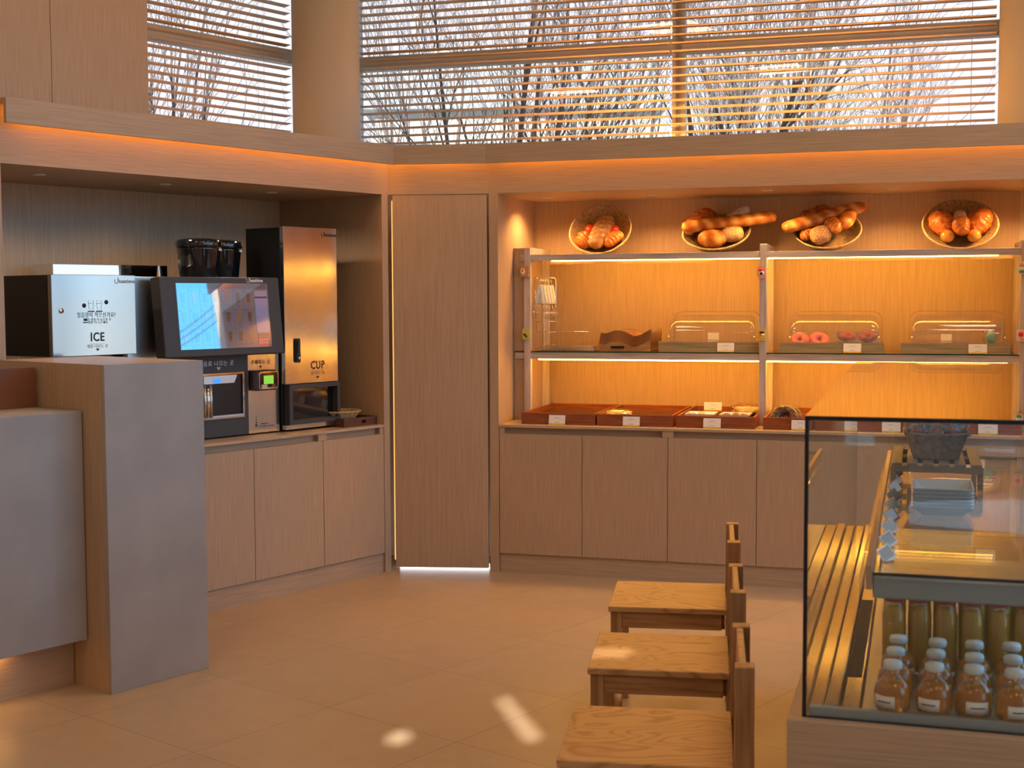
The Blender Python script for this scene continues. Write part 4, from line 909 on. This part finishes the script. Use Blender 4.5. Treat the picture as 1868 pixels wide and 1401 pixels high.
Cb(.108, GW-.05, .03, GL-.02, Z0, .768, .001).build('deck', steel2, t)
# shelf
ms = MB().box(.125, GW-.06, .02, GL-.15, 1.030, 1.036).build('shelf_glass', [glass, edge_dark], t)
for p in ms.data.polygons:
    if abs(p.normal.z) < .5: p.material_index = 1
Cb(.125, GW-.06, .03, .075, .985, 1.026, .003).build('lamp_housing', alu, t)
Cb(.112, .124, .03, GL-.15, 1.0, 1.046, .001).build('shelf_edge_rail', mat('bronze_rail', (.62, .42, .27), .3, .6), t)
Cb(.100, .110, .03, GL-.4, 1.0, 1.03, .001).build('price_rail', acryl, t)
m = MB()
for z in (.80,): pass
Cb(GW-.05, GW, 1.0, GL, Z0, Z1-.01, .002).build('door_frame', alu, t)
Cb(GW-.045, GW, .012, .06, Z0, Z1-.01, .002).build('corner_post', alu, t)
MB().lathe([(0, -.004), (.016, -.004), (.018, .004), (0, .004)], 20, M=Matrix.Translation((.398, -.004, 1.297))@Matrix.Rotation(pi/2, 4, 'X')).build('glass_lock', chrome, t)
# small card holders on the shelf edge
for k in range(9):
    y = .12+k*.155
    q = thing('card_holder', 'small tilted chrome card holder on the case shelf edge, %s from the front' % ['first', 'second', 'third', 'fourth', 'fifth', 'sixth', 'seventh', 'eighth', 'ninth'][k], 'card holder', TF, (.150, y, 1.0365), group='card holders along the case shelf')
    Cb(-.010, .012, -.010, .010, 0, .003, .001).build('foot', chrome, q)
    MB().box(-.006, .022, -.0008, .0008, .0, .030, M=Matrix.Rotation(R(-35), 4, 'Y')@Matrix.Rotation(R(25), 4, 'Z')).build('plate', chrome, q)
    MB().box(-.004, .020, -.0012, -.0008, .004, .028, M=Matrix.Rotation(R(-35), 4, 'Y')@Matrix.Rotation(R(25), 4, 'Z')).build('card', steel2, q)
# plates
def plate(x, y, z, lab):
    t = thing('rectangular_plate', lab, 'plate', TF, (x, y, z), group=None); w, d, h, i_ = .140, .17, .022, .024
    V = [(i_, i_, 0), (w-i_, i_, 0), (w-i_, d-i_, 0), (i_, d-i_, 0), (0, 0, h), (w, 0, h), (w, d, h), (0, d, h), (.004, .004, h+.001), (w-.004, .004, h+.001), (w-.004, d-.004, h+.001), (.004, d-.004, h+.001),
         (i_+.004, i_+.004, .004), (w-i_-.004, i_+.004, .004), (w-i_-.004, d-i_-.004, .004), (i_+.004, d-i_-.004, .004)]
    Fq = [(0, 3, 2, 1), (12, 13, 14, 15)]
    for i in range(4): j = (i+1) % 4; Fq += [(i, j, 4+j, 4+i), (4+i, 4+j, 8+j, 8+i), (8+i, 8+j, 12+j, 12+i)]
    MB().add(V, Fq).build('plate_body', ceram, t)
for k in range(6): plate(.190, .70, 1.0365+k*.0085, ['bottom plate of the white rectangular stack on the case shelf', 'white rectangular plate second from the bottom of the stack', 'white rectangular plate third from the bottom of the stack', 'white rectangular plate third from the top of the stack', 'white rectangular plate second from the top of the stack', 'top plate of the white rectangular stack on the case shelf'][k])
# slatted crate and basket of wrapped sweets
t = thing('slatted_crate', 'low wooden slatted crate under the grey basket in the display case', 'crate', TF, (.134, 1.16, 1.0365))
for k in range(6): Cb(.002+k*.0405, .030+k*.0405, 0, .42, .060, .068, .001).build('slat', wood_top, t)
for y in (.0, .20, .405): Cb(.0, .236, y, y+.015, .044, .060, .001).build('cross_bar', wood_top, t)
for x in (0, .221):
    for y in (0, .405): Cb(x, x+.015, y, y+.015, 0, .044, .001).build('leg', wood_top, t)
o = MB().lathe([(.0001, 0), (.060, 0), (.062, .004), (.084, .068), (.088, .070), (.086, .074), (.080, .070), (.058, .008), (.0001, .006)], 48, rfun=lambda a, r, z: 1+.012*sin(24*a)).build('sweets_basket', wick3); place(o, TF, (.252, 1.30, 1.1047)); tag(o, 'grey wicker basket full of wrapped sweets standing on the slatted crate', 'basket')
random.seed(3); k = 0
for (x, y, z) in ((-.045, -.03, .068), (.0, -.045, .070), (.045, -.03, .068), (-.02, .0, .080), (.03, .01, .082), (-.05, .03, .075), (.05, .04, .078), (0, .045, .080)):
    t = thing('wrapped_sweet', ['cellophane wrapped dark pink sweet at the left rim of the grey basket', 'cellophane wrapped dark pink sweet at the front of the grey basket', 'cellophane wrapped dark pink sweet at the right rim of the grey basket', 'cellophane wrapped sweet at the middle of the pile in the grey basket', 'cellophane wrapped sweet right of the middle of the pile', 'cellophane wrapped sweet at the back left of the grey basket', 'cellophane wrapped sweet at the back right of the grey basket', 'cellophane wrapped sweet at the very back of the grey basket'][k], 'wrapped sweet', TF, (.252+x, 1.30+y, 1.1047+z), rot=random.random()*3)
    MB().blob((0, 0, 0), (.026, .020, .017), k, .15).build('sweet', candy, t); MB().blob((0, 0, .006), (.040, .034, .032), k+20, .6, 16, 10, fr=4).build('wrapper', bag_m, t)
    MB().add([(.02, -.003, 0), (.048, -.018, .016), (.050, .016, .022), (.046, .0, .026), (.02, .004, .006)], [(0, 1, 3), (0, 3, 2, 4), (1, 2, 3)]).build('twist', bag_m, t); k += 1
# bottles
def round_bottle(lab):
    t = thing('juice_bottle', lab, 'juice bottle', TF, (0, 0, 0), group='round amber juice bottles')
    pr = [(.0001, 0), (.029, 0), (.033, .004), (.034, .012), (.034, .036), (.031, .048), (.022, .060), (.014, .067), (.0125, .072), (.0125, .080)]
    MB().lathe(pr+[(.0001, .080)], 32).build('glass_body', bottle_g, t)
    MB().lathe([(.0001, .0025), (.0285, .003), (.0318, .006), (.0325, .013), (.0325, .036), (.0298, .0475), (.0215, .058), (.0001, .058)], 32).build('juice', juice, t)
    MB().lathe([(.0165, .080), (.0178, .083), (.0178, .090), (.016, .094), (.0001, .0955)], 28).build('cap', cap_white, t)
    V = []; n = 12
    for i in range(n+1):
        a = R(-90-62+70*i/n); V += [(.0344*cos(a), .0344*sin(a), .012), (.0344*cos(a), .0344*sin(a), .034), (.0348*cos(a), .0348*sin(a), .012), (.0348*cos(a), .0348*sin(a), .034)]
    Fq = []
    for i in range(n): a = 4*i; Fq += [(a+2, a+6, a+7, a+3), (a, a+1, a+5, a+4), (a+1, a+3, a+7, a+5), (a, a+4, a+6, a+2)]
    MB().add(V, Fq, 0, True).build('label', paper, t)
    V2 = []; 
    for i in range(7):
        a = R(-90-48+44*i/6); V2 += [(.0350*cos(a), .0350*sin(a), .0215), (.0350*cos(a), .0350*sin(a), .0240)]
    MB().add(V2, [(2*i, 2*i+2, 2*i+3, 2*i+1) for i in range(6)]).build('label_print', ink, t)
    return t
def tall_bottle(lab):
    t = thing('cider_bottle', lab, 'cider bottle', TF, (0, 0, 0), group='slim golden bottles with red caps')
    MB().lathe([(.0001, 0), (.021, 0), (.0235, .004), (.0235, .125), (.019, .140), (.0185, .152), (.0001, .152)], 26).build('glass_body', bottle_g, t)
    MB().lathe([(.0001, .003), (.0218, .004), (.0224, .006), (.0224, .124), (.0181, .138), (.0001, .138)], 26).build('cider', juice2, t)
    MB().lathe([(.0200, .150), (.0210, .153), (.0210, .163), (.019, .166), (.0001, .166)], 26).build('cap', cap_red, t)
    return t
rb = round_bottle('x'); n = 0
RY = [.052, .145, .240]; RX = [.163, .238, .308, .378, .448, .518]; nm = ['front', 'second', 'third']; cn = ['leftmost', 'second from the left', 'third from the left', 'fourth from the left', 'fifth from left']
for j, y in enumerate(RY):
    for i, x in enumerate(RX[:5]):
        o = rb if n == 0 else dup(rb); n += 1
        place(o, TF, (x+(.004*j), y+.004*((i*7+j) % 3), .7685), rot=R([0, 8, 38, 42, 20][i] if j == 0 else 17*i+29*j)); o['label'] = 'amber juice bottle with a white cap, %s in the %s row' % (cn[i], nm[j])
tb = tall_bottle('x'); n = 0
for j, y in enumerate([.325, .385, .445, .505]):
    for i in range(7):
        o = tb if n == 0 else dup(tb); n += 1; place(o, TF, (.160+i*.0515, y+.003*((i*5+j) % 3), .7685)); o['label'] = 'slim golden bottle with a red cap, %s in the %s row' % (['leftmost', 'second from left', 'third from left', 'fourth from left', 'fifth from left', 'sixth from left', 'seventh from left'][i], ['nearest', 'second nearest', 'third nearest', 'rearmost'][j])

# ================================================================== OUTSIDE
grass = noisy('pale_ground', [(.3, (.48, .46, .42)), (.7, (.62, .60, .56))], (.6, .6, .6), 1, 6, .9)
struct(B(-80, 80, -80, 90, -.5, -.12), 'floor_outside', grass)
bw = mat('pale_grey_cladding', (.34, .36, .35), .7); rf = mat('grey_metal_roof', (.27, .32, .36), .5)
def ground_at(px, dist): d = _F+_X*((px-934)/2412.4); d.z = 0; d.normalize(); return d*dist
def gable(px0, px1, dist, h, hr, lab, depth=10):
    A, Bp = ground_at(px0, dist), ground_at(px1, dist); d = Bp-A; F = Fr((A.x, A.y), math.degrees(math.atan2(d.x, d.y))); w = d.length
    t = thing('building', lab, 'building', F, (0, 0, -.12)); B(0, w, 0, depth, 0, h).build('walls', bw, t)
    m = MB(); m.add([(-.4, -.5, h-.1), (w+.4, -.5, h-.1), (w+.4, depth/2, h+hr), (-.4, depth/2, h+hr), (w+.4, depth+.5, h-.1), (-.4, depth+.5, h-.1)], [(0, 1, 2, 3), (3, 2, 4, 5), (0, 3, 5), (1, 4, 2), (0, 5, 4, 1)]); m.build('roof', rf, t)
    for k in range(int(w/2.2)): B(.5+k*2.2, 1.7+k*2.2, -.02, 0, h-2.4, h-1.1).build('window', mat('dark_pane', (.1, .13, .16), .1), t)
gable(690, 1190, 42, 7.6, 2.6, 'long pale grey building with a metal gable roof behind the bare trees')
gable(1180, 1330, 60, 8.2, 2.2, 'smaller pale building right of the long grey building, behind the bare trees')
gable(500, 680, 34, 4.6, 1.2, 'low pale building seen beside the round column')
bark = mat('grey_brown_bark', (.13, .105, .10), .9)
def tree(px, dist, seed, lab, hgt=5.5, nst=5):
    rnd = random.Random(seed); P = ground_at(px, dist); mb = MB(); V = mb.v; Fc = mb.f
    def limb(p, d, L, r, lev):
        n = 6 if lev == 0 else 4 if lev == 1 else 3; pts = [Vector(p)]; dd = Vector(d).normalized(); rs = [r]
        for i in range(n):
            dd = (dd+Vector((rnd.uniform(-1, 1), rnd.uniform(-1, 1), rnd.uniform(-.3, .8)))*(.10 if lev == 0 else .16)).normalized()
            pts.append(pts[-1]+dd*L/n); rs.append(max(.0028, r*(1-(i+1)/n*.85)))
        mb.tube(pts, rs, 4 if lev < 2 else 3, caps=False)
        if lev < 3:
            cnt = (12, 5, 2)[lev]
            for k in range(cnt):
                u = rnd.uniform(.22 if lev == 0 else .1, 1)*n; i = min(int(u), n-1); q = pts[i].lerp(pts[i+1], u-i); ax = (pts[i+1]-pts[i]).normalized()
                sd_ = ax.orthogonal().normalized(); sd_.rotate(Matrix.Rotation(rnd.uniform(0, 2*pi), 3, ax)); a = R(rnd.uniform(18, 48))
                nd = ax*cos(a)+sd_*sin(a)+Vector((0, 0, .25)); limb(q, nd, L*(.42, .45, .5)[lev]*rnd.uniform(.6, 1.1), max(.003, rs[i]*.45), lev+1)
    for s_ in range(nst):
        a = rnd.uniform(0, 2*pi); lean = rnd.uniform(.05, .42)
        limb(P+Vector((cos(a)*.1, sin(a)*.1, -.12)), (cos(a)*lean, sin(a)*lean, 1), hgt*rnd.uniform(.8, 1.1), rnd.uniform(.03, .055), 0)
    o = mb.build('bare_tree', bark); tag(o, lab, 'tree', 'bare trees outside the windows')
for i, (px, dist) in enumerate([(255, 12.5), (325, 15.5), (770, 15.5), (890, 12.2), (985, 15.5), (1110, 16), (1280, 14), (1365, 15.5), (1440, 14.2), (1500, 18)]):
    tree(px, dist, 11+i, 'bare many-stemmed tree behind the blinds, '+['farthest left, in the left window', 'right one in the left window', 'beside the round column in the right window', 'with thick stems left of the window post', 'just left of the window post', 'thin one close behind the window post', 'just right of the window post', 'in the middle of the right blind', 'right of the middle of the right blind', 'farthest right before open sky'][i])
wm = mat('cable_black', (.02, .02, .02), .6)
for k in range(3):
    pts = [(24, 4.2+3.2*u, 4.75-.14*k+(1.95-.12*k)*u**1.7) for u in [i/16 for i in range(17)]]
    solo(MB().tube(pts, .012, 6), 'power_line', wm, ['top', 'middle', 'lowest'][k]+' black power line mirrored in the drink machine screen', 'power line', WF, (0, 0, 0))
